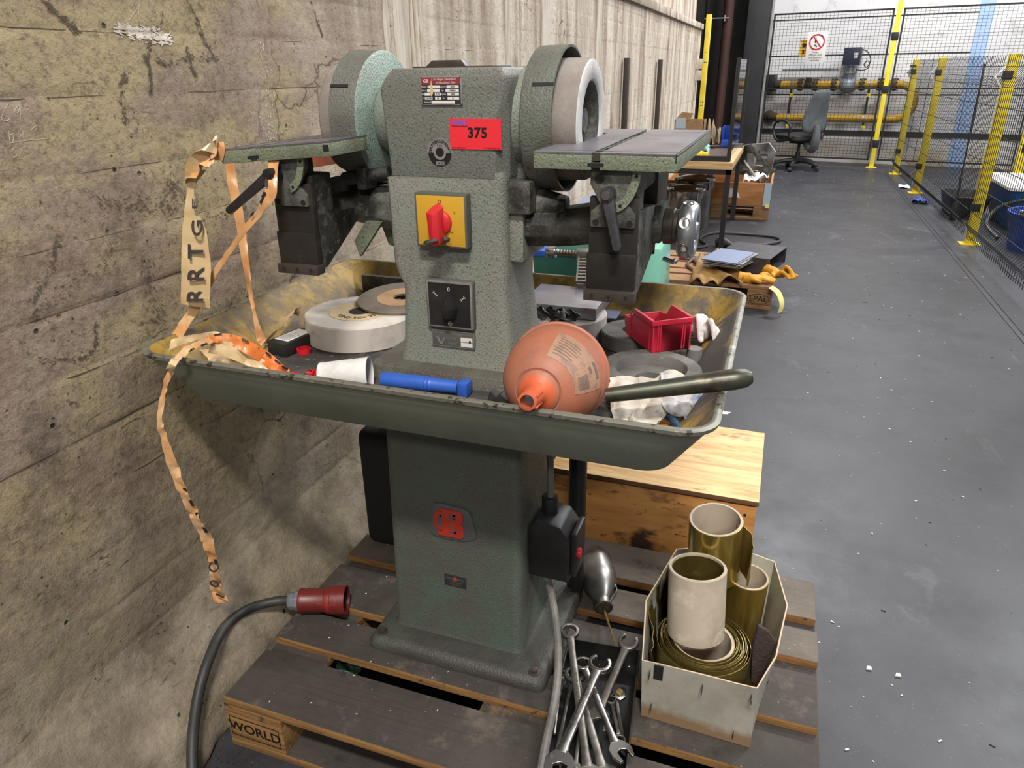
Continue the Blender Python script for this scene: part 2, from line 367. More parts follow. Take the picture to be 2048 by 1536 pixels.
# ------------------------------------------------------------------ mesh builder
class G:
    def __init__(s): s.b = bmesh.new(); s.mi = 0
    def _tag(s, faces):
        for f in faces: f.material_index = s.mi
    def verts(s, pts, faces):
        v = [s.b.verts.new(p) for p in pts]
        out = []
        for f in faces:
            try: out.append(s.b.faces.new([v[i] for i in f]))
            except ValueError: pass
        s._tag(out); return v
    def box(s, x0, x1, y0, y1, z0, z1, Mx=None):
        p = [Vector((x, y, z)) for z in (z0, z1) for y in (y0, y1) for x in (x0, x1)]
        if Mx is not None: p = [Mx @ q for q in p]
        s.verts(p, [(0, 2, 3, 1), (4, 5, 7, 6), (0, 1, 5, 4), (2, 6, 7, 3), (0, 4, 6, 2), (1, 3, 7, 5)]); return s
    def prism(s, pts, axis, a, b, Mx=None):
        """polygon in the plane across `axis`, extruded from a to b"""
        def P(u, v, t):
            q = {'x': (t, u, v), 'y': (u, t, v), 'z': (u, v, t)}[axis]
            q = Vector(q); return Mx @ q if Mx is not None else q
        n = len(pts)
        s.verts([P(u, v, a) for u, v in pts] + [P(u, v, b) for u, v in pts],
                [tuple(range(n))[::-1], tuple(range(n, 2*n))] + [(i, (i+1) % n, n+(i+1) % n, n+i) for i in range(n)]); return s
    def rings(s, rings, close=True, cap0=True, cap1=True, mis=None):
        V = [[s.b.verts.new(p) for p in r] for r in rings]
        n = len(V[0]); mi = s.mi
        for k in range(len(V)-1):
            if mis: s.mi = mis[k]
            fs = []
            for i in range(n if close else n-1):
                j = (i+1) % n
                try: fs.append(s.b.faces.new((V[k][i], V[k][j], V[k+1][j], V[k+1][i])))
                except ValueError: pass
            s._tag(fs)
        if cap0:
            s.mi = mis[0] if mis else mi
            s._tag([s.b.faces.new(V[0][::-1])])
        if cap1:
            s.mi = mis[len(V)-1] if mis and len(mis) >= len(V) else (mis[-1] if mis else mi)
            s._tag([s.b.faces.new(V[-1])])
        s.mi = mi; return s
    def loft(s, secs, seg=5, mis=None, cap0=True, cap1=True):
        """secs: (z, x0, x1, y0, y1, corner radius)"""
        rs = []
        for z, x0, x1, y0, y1, r in secs:
            ring = []
            for cx, cy, a0 in ((x1-r, y0+r, -90), (x1-r, y1-r, 0), (x0+r, y1-r, 90), (x0+r, y0+r, 180)):
                for k in range(seg+1):
                    a = R(a0 + 90*k/seg); ring.append(Vector((cx+r*math.cos(a), cy+r*math.sin(a), z)))
            rs.append(ring)
        return s.rings(rs, True, cap0, cap1, mis)
    def lathe(s, prof, o, d, seg=32, cap0=True, cap1=True, mis=None, a0=0, a1=2*PI):
        """prof: (radius, height) along direction d from o"""
        o, d = Vector(o), Vector(d).normalized()
        u = d.orthogonal().normalized(); v = d.cross(u)
        full = abs(a1-a0-2*PI) < 1e-6
        N = seg if full else seg+1
        rs = [[o + d*h + (u*math.cos(a0+(a1-a0)*k/seg) + v*math.sin(a0+(a1-a0)*k/seg))*max(r, 1e-5) for k in range(N)] for r, h in prof]
        return s.rings(rs, full, cap0 and full, cap1 and full, mis)
    def cyl(s, p0, p1, r0, r1=None, seg=20):
        p0, p1 = Vector(p0), Vector(p1); L = (p1-p0).length
        return s.lathe([(r0, 0), (r0 if r1 is None else r1, L)], p0, p1-p0, seg)
    def tube(s, pts, r, seg=8, closed=False, sub=0):
        pts = [Vector(p) for p in pts]
        rr = list(r) if isinstance(r, (list, tuple)) else [r]*len(pts)
        if sub:
            P2, R2 = [], []; n = len(pts); m = n if closed else n-1
            for i in range(m):
                p0 = pts[i-1] if (i > 0 or closed) else pts[0]; p1 = pts[i]; p2 = pts[(i+1) % n]
                p3 = pts[(i+2) % n] if (i+2 < n or closed) else pts[-1]
                for k in range(sub):
                    t = k/sub
                    P2.append(.5*((2*p1)+(p2-p0)*t+(2*p0-5*p1+4*p2-p3)*t*t+(3*p1-p0-3*p2+p3)*t**3)); R2.append(rr[i]*(1-t)+rr[(i+1) % n]*t)
            if not closed: P2.append(pts[-1]); R2.append(rr[-1])
            pts, rr = P2, R2
        n = len(pts); rs = []; u = None
        for i in range(n):
            a = pts[i-1] if (i or closed) else pts[i]; b = pts[(i+1) % n] if (i+1 < n or closed) else pts[i]
            t = (b-a).normalized()
            if u is None: u = t.orthogonal().normalized()
            u = (u - t*u.dot(t)).normalized(); v = t.cross(u)
            rs.append([pts[i] + (u*math.cos(2*PI*k/seg)+v*math.sin(2*PI*k/seg))*rr[i] for k in range(seg)])
        if closed: rs.append(rs[0]); return s.rings(rs, True, False, False)
        return s.rings(rs)
    def ribbon(s, cs, ws, th=.0006, sub=4, crumple=0., seed=0):
        """strip through centres cs with half-width vectors ws"""
        def cr(A, i, t):
            n = len(A); p0, p1, p2, p3 = A[max(i-1, 0)], A[i], A[min(i+1, n-1)], A[min(i+2, n-1)]
            return .5*((2*p1)+(p2-p0)*t+(2*p0-5*p1+4*p2-p3)*t*t+(3*p1-p0-3*p2+p3)*t**3)
        cs = [Vector(c) for c in cs]; ws = [Vector(q) for q in ws]
        rows = []
        for i in range(len(cs)-1):
            for k in range(sub):
                rows.append((cr(cs, i, k/sub), cr(ws, i, k/sub)))
        rows.append((cs[-1], ws[-1]))
        top, bot = [], []
        for i, (c, wv) in enumerate(rows):
            t = (rows[min(i+1, len(rows)-1)][0]-rows[max(i-1, 0)][0]).normalized()
            nn = t.cross(wv)
            nn = nn.normalized() if nn.length > 1e-9 else Vector((0, 0, 1))
            line = []
            for k in range(5):
                f = (k-2)/2
                p = c + wv*f
                q = (noise.noise(p*38+Vector((seed, 0, 0)))+.55*noise.noise(p*95+Vector((0, seed, 0))))*crumple*(1+.3*abs(f))
                line.append(p + nn*(q + (.035*wv.length*(1-f*f) if crumple else 0)))
            top.append([p+nn*th*.5 for p in line]); bot.append([p-nn*th*.5 for p in line])
        s.rings([a+b[::-1] for a, b in zip(top, bot)], True)
        return s
    def sheet(s, fn, nu, nv, th=.003):
        top = [[Vector(fn(i/(nu-1), j/(nv-1))) for j in range(nv)] for i in range(nu)]
        s.rings([[p for p in row] + [p-Vector((0, 0, th)) for p in row[::-1]] for row in top], True); return s
    def ball(s, c, r, seg=16, sc=(1, 1, 1), Mx=None):
        m = Matrix.Translation(Vector(c)) @ (Mx if Mx is not None else Matrix()) @ Matrix.Diagonal((r*sc[0], r*sc[1], r*sc[2], 1))
        f0 = set(s.b.faces)
        bmesh.ops.create_uvsphere(s.b, u_segments=seg, v_segments=max(6, seg//2), radius=1, matrix=m)
        s._tag([f for f in s.b.faces if f not in f0]); return s
    def text(s, body, size, Mx, align='CENTER', bold=0., ext=.0002, spacing=1.):
        cu = bpy.data.curves.new('t', 'FONT'); cu.body = body; cu.size = size; cu.align_x = align; cu.align_y = 'CENTER'
        cu.offset = bold*size; cu.extrude = ext; cu.space_character = spacing; cu.resolution_u = 3
        o = bpy.data.objects.new('t', cu)
        me = bpy.data.meshes.new_from_object(o)
        f0 = len(s.b.faces)
        me.transform(Mx); s.b.from_mesh(me); s.b.faces.ensure_lookup_table()
        s._tag(s.b.faces[f0:])
        bpy.data.objects.remove(o); bpy.data.meshes.remove(me); bpy.data.curves.remove(cu); return s
    def move(s, Mx): bmesh.ops.transform(s.b, matrix=Mx, verts=s.b.verts); return s

WM = {}                                     # world matrix of every root
def thing(name, label, cat, loc, rotz=0., group=None):
    o = bpy.data.objects.new(name, None); COL.objects.link(o)
    o.empty_display_size = .05
    o.location = loc; o.rotation_euler = (0, 0, rotz)
    WM[o.name] = Matrix.Translation(Vector(loc)) @ Matrix.Rotation(rotz, 4, 'Z')
    o['label'] = label; o['category'] = cat
    if group: o['group'] = group
    return o
def obj(name, g, ms, parent=None, bevel=0., ang=35, local=False, label=None, cat=None, group=None, kind=None, seg=2, remesh=0., subd=0, origin=None):
    b = g.b
    bmesh.ops.remove_doubles(b, verts=b.verts, dist=1e-6)
    bmesh.ops.recalc_face_normals(b, faces=b.faces)
    if bevel:
        es = [e for e in b.edges if len(e.link_faces) == 2 and e.calc_face_angle(0) > R(28)]
        try: bmesh.ops.bevel(b, geom=es, offset=bevel, segments=seg, profile=.6, affect='EDGES', clamp_overlap=True)
        except Exception: pass
    me = bpy.data.meshes.new(name)
    off = Matrix()
    if parent is not None:
        root = parent
        while root.parent is not None: root = root.parent
        if root.name not in WM: WM[root.name] = Matrix.Translation(root.location)
        if not local: b.transform(WM[root.name].inverted())
    else:
        xs = [v.co for v in b.verts]
        lo = Vector([min(c[i] for c in xs) for i in range(3)]); hi = Vector([max(c[i] for c in xs) for i in range(3)])
        if origin is not None: ctr = Vector(origin)
        else: ctr = Vector(((lo.x+hi.x)/2, (lo.y+hi.y)/2, lo.z))
        b.transform(Matrix.Translation(-ctr)); off = ctr
    b.to_mesh(me); b.free()
    for p in me.polygons: p.use_smooth = True
    me.set_sharp_from_angle(angle=R(ang))
    for m in (ms if isinstance(ms, (list, tuple)) else [ms]): me.materials.append(M[m])
    o = bpy.data.objects.new(name, me); COL.objects.link(o)
    if parent is not None: o.parent = parent
    else:
        o.location = off; WM[o.name] = Matrix.Translation(off)
    if remesh:
        md = o.modifiers.new('remesh', 'REMESH'); md.mode = 'VOXEL'; md.voxel_size = remesh; md.use_smooth_shade = True
        sm = o.modifiers.new('smooth', 'SMOOTH'); sm.iterations = 6; sm.factor = .5
    if subd:
        sb = o.modifiers.new('subd', 'SUBSURF'); sb.levels = subd; sb.render_levels = subd
    if label: o['label'] = label
    if cat: o['category'] = cat
    if group: o['group'] = group
    if kind: o['kind'] = kind
    return o
def dup(root, loc, rotz=0., label=None):
    r = root.copy(); COL.objects.link(r); r.location = loc; r.rotation_euler = (0, 0, rotz)
    if label: r['label'] = label
    for ch in list(root.children):
        c = ch.copy(); COL.objects.link(c); c.parent = r
        for q in ch.children:
            d = q.copy(); COL.objects.link(d); d.parent = c
    return r
def YP(x, y, z, roll=0.):
    """text frame on a face looking towards -y"""
    return Matrix.Translation((x, y, z)) @ Matrix.Rotation(roll, 4, 'Y') @ Matrix.Rotation(PI/2, 4, 'X')
def basis(o, ux, uy):
    ux = Vector(ux).normalized(); uz = ux.cross(Vector(uy)).normalized(); uy = uz.cross(ux)
    o = Vector(o)
    return Matrix(((ux.x, uy.x, uz.x, o.x), (ux.y, uy.y, uz.y, o.y), (ux.z, uy.z, uz.z, o.z), (0, 0, 0, 1)))
def circle2(cx, cy, r, n=20, a0=0., a1=2*PI):
    return [(cx+r*math.cos(a0+(a1-a0)*k/n), cy+r*math.sin(a0+(a1-a0)*k/n)) for k in range(n)]
def poly(v, f):
    g = G(); g.verts(v, f); return g
# ================================================================== SETTING
def struct(name, g, ms, parent=None, **k):
    o = obj(name, g, ms, parent, **k)
    if parent is None: o['kind'] = 'structure'
    return o
struct('floor', G().box(-6, 10, -3, 16, -.1, 0), 'floor')
# ---- concrete wall on the left: board-marked lifts, recessed joints, rough swollen foot
JO = [.30, .41, .53, .65, .765, .88, .995, 1.10, 1.21, 1.33, 1.43, 1.52, 1.63, 1.72]
WX = -1.12
zs = set()
edges = [0] + JO + [1.80]
for a, b in zip(edges, edges[1:]):
    zs.update([a, min(a+.0044, b), min(a+.009, b), max(b-.0044, a), max(b-.009, a), b]); n = max(3, int((b-a)/.022))
    zs.update(a+(b-a)*k/n for k in range(n+1))
zs = sorted(zs); zz = [zs[0]]
for z in zs[1:]:
    if z-zz[-1] > .003: zz.append(z)
ys = [-.6]
while ys[-1] < 9.9: ys.append(ys[-1] + (.028 if ys[-1] < 2.4 else .075))
ys[-1] = 9.9
def wall_x(y, z):
    k = sum(1 for j in JO if z > j)
    d = min(abs(z-j) for j in JO)
    x = WX + .0006*math.sin(k*2.7+1)
    if d < .0045: x -= .0021*(.1+.9*abs(noise.noise(Vector((y*3, k*5., 0)))*1.8))*max(.2, 1-max(0, y-1.6)*.7)
    x += .0028*noise.noise(Vector((y*4, z*4, 1))) + .0012*noise.noise(Vector((y*25, z*25, 4)))
    t = max(0, 1-z/(.34+.10*noise.noise(Vector((y*3, 0, 9)))))
    if t > 0:
        t = t*t*(3-2*t)
        x += .105*t + .022*t*noise.noise(Vector((y*11, z*14, 2))) + .012*t*noise.noise(Vector((y*34, z*40, 7)))
    return x
g = G()
g.rings([[Vector((wall_x(y, z), y, z)) for z in zz] for y in ys], False, False, False)
g.verts([(WX, 9.9, 0), (WX, 9.9, 1.8), (-1.6, 9.9, 1.8), (-1.6, 9.9, 0)], [(0, 1, 2, 3)])
g.verts([(WX, -.6, 1.8), (WX, 9.9, 1.8), (-1.6, 9.9, 1.8), (-1.6, -.6, 1.8)], [(0, 1, 2, 3)])
wall = struct('wall_left', g, 'wall', ang=60, origin=(0, 0, 0))
struct('trim_1', G().box(-1.15, -1.095, -.6, 9.9, 1.785, 1.845), 'wall', bevel=.006)
struct('wall_left_upper', G().box(-1.6, -1.2, -.6, 9.9, 1.8, 5), 'wall', origin=(0, 0, 0))
# chalk figures, lime runs and sooty webs on the wall
def stroke(name, pts, r, m, parent):
    g = G()
    P = [onx(px, py, WX+.004) for px, py in pts]
    P = [Vector((wall_x(p.y, p.z)-.0004, p.y, p.z)) for p in P]
    g.tube(P, r, 5, sub=4); return obj(name, g, m, parent)
for pts in ([(22, 208), (12, 225), (8, 238), (17, 243), (24, 236), (14, 232)], [(42, 212), (34, 220), (40, 226), (46, 214), (44, 240)], [(56, 214), (66, 212), (58, 224), (66, 236)],
            [(22, 262), (24, 285)], [(24, 270), (32, 268), (30, 284)], [(46, 260), (40, 268), (48, 272), (50, 262), (52, 284)], [(76, 252), (66, 262), (74, 270)],
            [(24, 286), (60, 281), (108, 276)], [(34, 296), (28, 302), (38, 310), (30, 316)], [(58, 292), (46, 300), (56, 312), (44, 318), (48, 300), (60, 304)], [(84, 288), (88, 308)],
            [(262, 40), (276, 20), (284, 6)], [(283, 5), (280, 30)], [(300, 12), (308, 26), (298, 30)], [(325, 20), (334, 44), (340, 48)]):
    stroke('chalk_mark', pts, .0009, 'chalk', wall)
def flecks(name, paths, m, parent, n=90, spread=.006, size=(.0005, .0021), seed=1):
    """thin irregular flecks lying on the wall along soft paths"""
    rnd = random.Random(seed); g = G()
    for pts, sp in paths:
        P = [onx(px, py, WX) for px, py in pts]
        for k in range(int(n*len(pts)/3)):
            i = rnd.randrange(len(P)-1); t = rnd.random(); p = P[i].lerp(P[i+1], t)
            y, z = p.y+rnd.gauss(0, sp), p.z+rnd.gauss(0, sp)
            r = rnd.uniform(*size); a0 = rnd.uniform(0, PI)
            d = (P[i+1]-P[i]); al = math.atan2(d.z, d.y)+rnd.gauss(0, .35)
            el = rnd.uniform(.8, 3.2); pl = []
            for q in range(6):
                a = 2*PI*q/6+a0; u, v = r*el*math.cos(a)*rnd.uniform(.6, 1.1), r*.6*math.sin(a)*rnd.uniform(.6, 1.1)
                yy, zq = y+u*math.cos(al)-v*math.sin(al), z+u*math.sin(al)+v*math.cos(al)
                pl.append(Vector((wall_x(yy, zq)+.0012, yy, zq)))
            g.verts(pl, [(0, 1, 2, 3, 4, 5)])
    return obj(name, g, m, parent, kind='stuff')
flecks('soot_web', [([(86, 0), (118, 30), (146, 54), (156, 66)], .003), ([(372, 0), (394, 40), (408, 84), (432, 120)], .003), ([(324, 26), (304, 76), (292, 116), (290, 122)], .004),
    ([(312, 122), (330, 130), (372, 115), (430, 120)], .0035), ([(292, 112), (299, 150), (300, 190)], .002), ([(372, 98), (384, 140), (390, 150)], .0025), ([(196, 398), (250, 416), (318, 416), (344, 366), (376, 404)], .005),
    ([(340, 350), (350, 400), (330, 430)], .008), ([(240, 470), (200, 530), (120, 580), (60, 640)], .007), ([(118, 470), (100, 540), (60, 610)], .004), ([(190, 640), (192, 700), (160, 718), (80, 722)], .003),
    ([(250, 250), (240, 170), (255, 150)], .004), ([(620, 0), (640, 60), (645, 72)], .002), ([(400, 440), (470, 420), (560, 400)], .006), ([(290, 520), (300, 590), (330, 640)], .009), ([(400, 430), (300, 400), (210, 420)], .008)], 'soot', wall, 120)
for k, z in enumerate(JO[3:11]):
    g = G(); y1_ = (1.9, 2.3, 2.0, 2.6, 2.2, 3.2, 3.6, 3.0)[k]
    P_ = []
    y_ = .3
    while y_ < y1_:
        zq = z+.0035*noise.noise(Vector((y_*5, k*3., 0)))+.0015*noise.noise(Vector((y_*23, k*3., 5)))
        P_.append(Vector((wall_x(y_, zq)-.0005, y_, zq))); y_ += .02
    g.tube(P_, [max(.0003, .0008+.0016*noise.noise(Vector((p.y*9, k*7., 2)))) for p in P_], 5)
    obj('joint_line', g, 'soot', wall)
def run(y0, y1, ztop, zbot, seed):
    rnd = random.Random(seed); L, Rr = [], []
    n = 14
    for k in range(n+1):
        t = k/n; z = ztop+(zbot-ztop)*t; wv = (y1-y0)*(1-.55*t*t)
        c = (y0+y1)/2 + .006*math.sin(3*t+seed)
        L.append((c-wv/2+rnd.uniform(-.004, .004), z)); Rr.append((c+wv/2+rnd.uniform(-.004, .004), z))
    pts = L + Rr[::-1]
    return G().prism(pts, 'x', WX-.004, WX+.0062)
for a in ((2.02, 2.045, 1.78, 1.22, 1), (2.085, 2.18, 1.78, 1.05, 2), (2.195, 2.207, 1.78, 1.1, 3), (2.225, 2.238, 1.78, 1.24, 4), (2.26, 2.268, 1.78, 1.3, 9),
          (3.02, 3.06, 1.78, .95, 7), (3.5, 3.62, 1.78, .9, 8), (4.55, 4.66, 1.78, 1.0, 10)):
    obj('lime_run', run(*a), 'limewash', wall)
flecks('paint_smear', [([(236, 58), (262, 62), (300, 68), (340, 76)], .0055), ([(250, 60), (330, 78)], .004)], 'limewash', wall, 190, size=(.001, .004), seed=3)
flecks('lime_splash', [([(525, 60), (535, 180), (540, 260)], .012), ([(520, 240), (560, 300)], .014)], 'limewash', wall, 60, size=(.0008, .0025), seed=4)
# ---- dark recess, steel column, back wall
FA = R(-10.2); FD = Vector((math.cos(FA), math.sin(FA), 0)); FN = Vector((-FD.y, FD.x, 0)); F0 = Vector((1.236, 11.93, 0))
FM = Matrix(((FD.x, FN.x, 0, F0.x), (FD.y, FN.y, 0, F0.y), (0, 0, 1, 0), (0, 0, 0, 1)))     # along the far fence, away from it, up
struct('wall_recess', G().box(-4.2, -.55, 12.7, 12.9, 0, 6).box(-4.4, -4.2, 9, 12.9, 0, 6), 'recess')
for k in range(9):
    obj('panel', G().box(-3.9+k*.36, -3.57+k*.36, 12.66, 12.7, 0, 6), 'recess', bpy.data.objects['wall_recess'])
g = G().box(-.735, -.43, 12.16, 12.18, 0, 6).box(-.735, -.43, 12.42, 12.44, 0, 6).box(-.59, -.575, 12.18, 12.42, 0, 6)
struct('column', g, 'colsteel', bevel=.002)
struct('trim_2', G().cyl((-.40, 12.2, 0), (-.40, 12.2, 6), .022), 'plate')
g = G().box(-1.9, 9, .5, .7, 0, 6, FM)
backw = struct('wall_back', g, 'backwall', origin=(0, 0, 0))
for z in (1.51, 2.0, .97): obj('wall_joint', G().box(-1.9, 1.0 if z > 1.2 else 4, .494, .5, z-.006, z+.006, FM), 'blackm', backw)
obj('wall_band', G().box(-1.9, 5, .49, .5, .39, .465, FM), 'blackband', backw)
obj('paint_stripe', G().prism([(.94, 0), (1.13, 0), (1.08, 3), (.92, 3)], 'y', .492, .5, FM), 'bluepaint', backw)
struct('trim_3', G().box(1.325, 1.345, 2, 11.2, 0, .003).box(1.36, 1.372, 2, 11.2, 0, .003), 'platedark')

# ---- rusty pipe and rod in the recess
obj('rusty_pipe', G().cyl((-1.02, 12.3, 0), (-1.02, 12.3, 5), .075), 'rustred', label='rusty red vertical pipe in the dark recess beside the steel column', cat='pipe')
obj('wall_hook', G().cyl((-1.35, 12.2, 2.03), (-1.0, 12.2, 2.03), .009).cyl((-1.06, 12.2, 1.99), (-1.06, 12.2, 2.07), .012), 'plate', label='thin bright rod with a cross pin on the dark recess wall', cat='rod')

# ================================================================== FAR SAFETY FENCE (black mesh, yellow posts)
fence = thing('safety_fence', 'tall black wire mesh fence with yellow posts across the far end of the aisle', 'fence', FM @ Vector((0, 0, 0)), FA)
for d in (-.005, 1.80):
    p = obj('post', G().box(d-.03, d+.03, -.03, .03, 0, 2.16 if d < 1 else 2.14), 'yellow', fence, bevel=.003, local=True)
    obj('base_plate', G().box(d-.07, d+.07, -.06, .06, 0, .008), 'yellow', p, local=True)
    for z in (.33, 1.05, 1.72): obj('clamp', G().box(d-.045, d+.045, -.036, .036, z-.05, z+.05), 'fenceblk', p, local=True, bevel=.003)
for a, b in ((-1.63, -.06), (.05, 1.70), (1.86, 3.4)):
    fr = obj('panel_frame', G().box(a, a+.022, -.012, .012, .1, 2.06).box(b-.022, b, -.012, .012, .1, 2.06).box(a, b, -.012, .012, 2.04, 2.062).box(a, b, -.012, .012, .1, .122).box(a, b, -.012, .012, 1.055, 1.07), 'fenceblk', fence, local=True)
    g = G()
    n = int((b-a)/.05)
    for k in range(1, n): x = a+(b-a)*k/n; g.box(x-.0018, x+.0018, -.002, .002, .1, 2.05)
    for k in range(1, 49): z = .1+1.95*k/49; g.box(a, b, -.004, 0, z-.0018, z+.0018)
    obj('wire_mesh', g, 'fenceblk', fr, local=True, kind='stuff')
# warning sign on the fence
sg = thing('no_flame_sign', 'white prohibition sign with red ring about fire, open light and smoking', 'sign', FM @ Vector((-.99, -.03, 1.41)), FA)
obj('board', G().box(-.135, .135, -.002, .002, 0, .40), 'whitepl', sg, local=True, bevel=.001)
g = G()
for t0, t1 in ((0, 2*PI),):
    n = 40
    for k in range(n):
        a, b = 2*PI*k/n, 2*PI*(k+1)/n
        g.prism([(.105*math.cos(a), .265+.105*math.sin(a)), (.105*math.cos(b), .265+.105*math.sin(b)), (.086*math.cos(b), .265+.086*math.sin(b)), (.086*math.cos(a), .265+.086*math.sin(a))], 'y', -.0045, -.002)
q = math.cos(PI/4)
g.prism([(-.07, .348-.0), (-.055, .352), (.07, .195), (.056, .186)], 'y', -.0048, -.002)
obj('red_ring', g, 'signred', sg, local=True)
obj('match_flame', G().prism([(-.03, .30), (-.015, .33), (-.012, .30), (.0, .285), (-.012, .25), (-.03, .262)], 'y', -.004, -.002).prism([(-.03, .235), (.0, .225), (.01, .205), (-.005, .2), (-.012, .215), (-.034, .225)], 'y', -.004, -.002), 'ink', sg, local=True)
g = G()
for t, z in (('Feuer,', .135), ('offenes Licht', .1), ('und Rauchen', .065), ('verboten', .03)): g.text(t, .034, YP(0, -.003, z))
obj('lettering', g, 'ink', sg, local=True)
sy = thing('warning_sign', 'small orange sign half hidden behind the white prohibition sign', 'sign', FM @ Vector((-1.165, .02, 1.49)), FA)
obj('board', G().box(-.055, .055, -.002, .002, 0, .22), 'signyel', sy, local=True)
obj('symbol', G().prism(circle2(0, .15, .028, 16), 'y', -.004, -.002).box(-.01, .01, -.004, -.002, .04, .09), 'ink', sy, local=True)

# ================================================================== GAS PIPE BEHIND THE FENCE
gp = thing('gas_pipe', 'yellow gas pipe loop with valves along the white wall behind the far fence', 'pipe', FM @ Vector((0, .3, 0)), FA)
path = [(-1.5, 0, 1.11), (-1, 0, 1.11), (-.5, 0, 1.11), (.12, 0, 1.11)]
path += [(.14+.232*math.sin(t), 0, .878+.232*math.cos(t)) for t in [PI*k/12 for k in range(13)]]
path += [(.1, 0, .646), (-.6, 0, .646), (-1.5, 0, .646)]
obj('pipe', G().tube(path, .054, 16), 'pipeyel', gp, local=True)
for z in (1.11, .646):
    obj('pipe_end', G().tube([(-1.46, 0, z), (-1.56, .02, z), (-1.62, .09, z), (-1.63, .2, z)], [.06, .075, .085, .09], 14), 'pipedark', gp, local=True)
for d in (-1.19, -.98, -.72, -.34, -.1, .08):
    fl = obj('flange', G().cyl((d-.018, 0, 1.11), (d+.018, 0, 1.11), .088, seg=24), 'pipedark', gp, local=True, bevel=.003)
    g = G()
    for k in range(8):
        a = PI/8+PI*k/4; g.cyl((d-.04, .074*math.cos(a), 1.11+.074*math.sin(a)), (d+.04, .074*math.cos(a), 1.11+.074*math.sin(a)), .011, seg=6)
    obj('bolt', g, 'steeldark', fl, local=True)
obj('butterfly_valve', G().cyl((-1.13, 0, 1.11), (-1.03, 0, 1.11), .068).box(-1.12, -1.04, -.05, .05, 1.15, 1.21), 'steeldark', gp, local=True, bevel=.004)
obj('valve_body', G().ball((-.53, 0, 1.10), .115, 20, (1.15, 1, .95)).cyl((-.53, 0, 1.16), (-.53, 0, 1.27), .075).cyl((-.53, 0, 1.0), (-.53, 0, .97), .05), 'valve', gp, local=True)
obj('actuator_neck', G().cyl((-.53, 0, 1.26), (-.53, 0, 1.36), .055).cyl((-.53, 0, 1.26), (-.53, 0, 1.285), .09), 'valve', gp, local=True)
ac = obj('actuator', G().box(-.645, -.415, -.1, .1, 1.365, 1.60), 'navy', gp, local=True, bevel=.008)
obj('type_label', G().box(-.50, -.45, -.103, -.1, 1.46, 1.53), 'whitepl', ac, local=True)
obj('cable', G().tube([(-.41, -.03, 1.57), (-.33, -.03, 1.53), (-.28, -.03, 1.42), (-.32, -.03, 1.34), (-.36, -.03, 1.38), (-.31, -.03, 1.42), (-.29, -.03, 1.34), (-.36, -.03, 1.30), (-.46, -.03, 1.31)], .007, 6, sub=4), 'rubber', gp, local=True)
obj('duct_cover', G().box(-1.5, -.7, .1, .14, 1.3, 1.325), 'valve', gp, local=True, bevel=.004)
for d in (-1.31, -.24):
    s = obj('support', G().box(d-.015, d+.015, -.01, .01, .5, 1.06), 'fenceblk', gp, local=True)
    for z in (.94, .5): obj('end_cap', G().box(d-.012, d+.038, -.022, .0, z, z+.05), 'yellow', s, local=True)
    for z in (1.11, .646): obj('pipe_clamp', G().cyl((d-.014, 0, z), (d+.014, 0, z), .061, seg=18), 'plate', s, local=True)
obj('motor_box', G().box(-1.78, -1.56, -.1, .1, 1.06, 1.25), 'black', gp, local=True, bevel=.006)

# ================================================================== NEAR MESH FENCE ON THE RIGHT
nf = thing('mesh_barrier', 'low black wire barrier with bent wires and square yellow posts right of the aisle', 'fence', (1.5, 8, 0))
for x, y in ((1.47, 11.25), (1.495, 9.55), (1.535, 6.79), (1.575, 4.05), (1.615, 1.31)):
    p = obj('post', G().box(x-.035, x+.035, y-.035, y+.035, 0, 1.43), 'yellow', nf, bevel=.003)
    obj('base_plate', G().box(x-.075, x+.075, y-.06, y+.06, 0, .008), 'yellow', p)
    for z in (.3, 1.28): obj('clamp', G().box(x-.045, x+.01, y-.04, y+.04, z-.03, z+.03), 'fenceblk', p, bevel=.003)
p = obj('post', G().box(2.93, 2.99, 11.59, 11.65, 0, 2.1), 'yellow', fence)
def bead(z):                                   # sideways offset of the wires: two pressed folds
    for c in (.2, 1.27):
        if abs(z-c) < .07: return -.05*(1-abs(z-c)/.07)
    return 0.
prof = [.06, .13, .2, .27, .7, 1.2, 1.27, 1.34, 1.42]
for y0, y1 in ((9.6, 11.22), (6.85, 9.5), (4.1, 6.73), (1.36, 4.0)):
    def fx(y): return 1.43+(11.25-y)*.0145-.005
    g = G(); n = int((y1-y0)/.05)
    for k in range(n+1):
        y = y0+(y1-y0)*k/n
        g.tube([(fx(y)+bead(z), y, z) for z in prof], .0026, 4)
    for z in (.09, .13, .2, .27, .46, .66, .86, 1.06, 1.2, 1.27, 1.34):
        g.tube([(fx(y0)+bead(z)-.004, y0, z), (fx(y1)+bead(z)-.004, y1, z)], .003, 4)
    obj('wire_panel', g, 'fenceblk', nf, kind='stuff')
obj('top_rail', G().box(1.405, 1.43, 10.9, 11.3, 1.33, 1.36), 'fenceblk', nf)
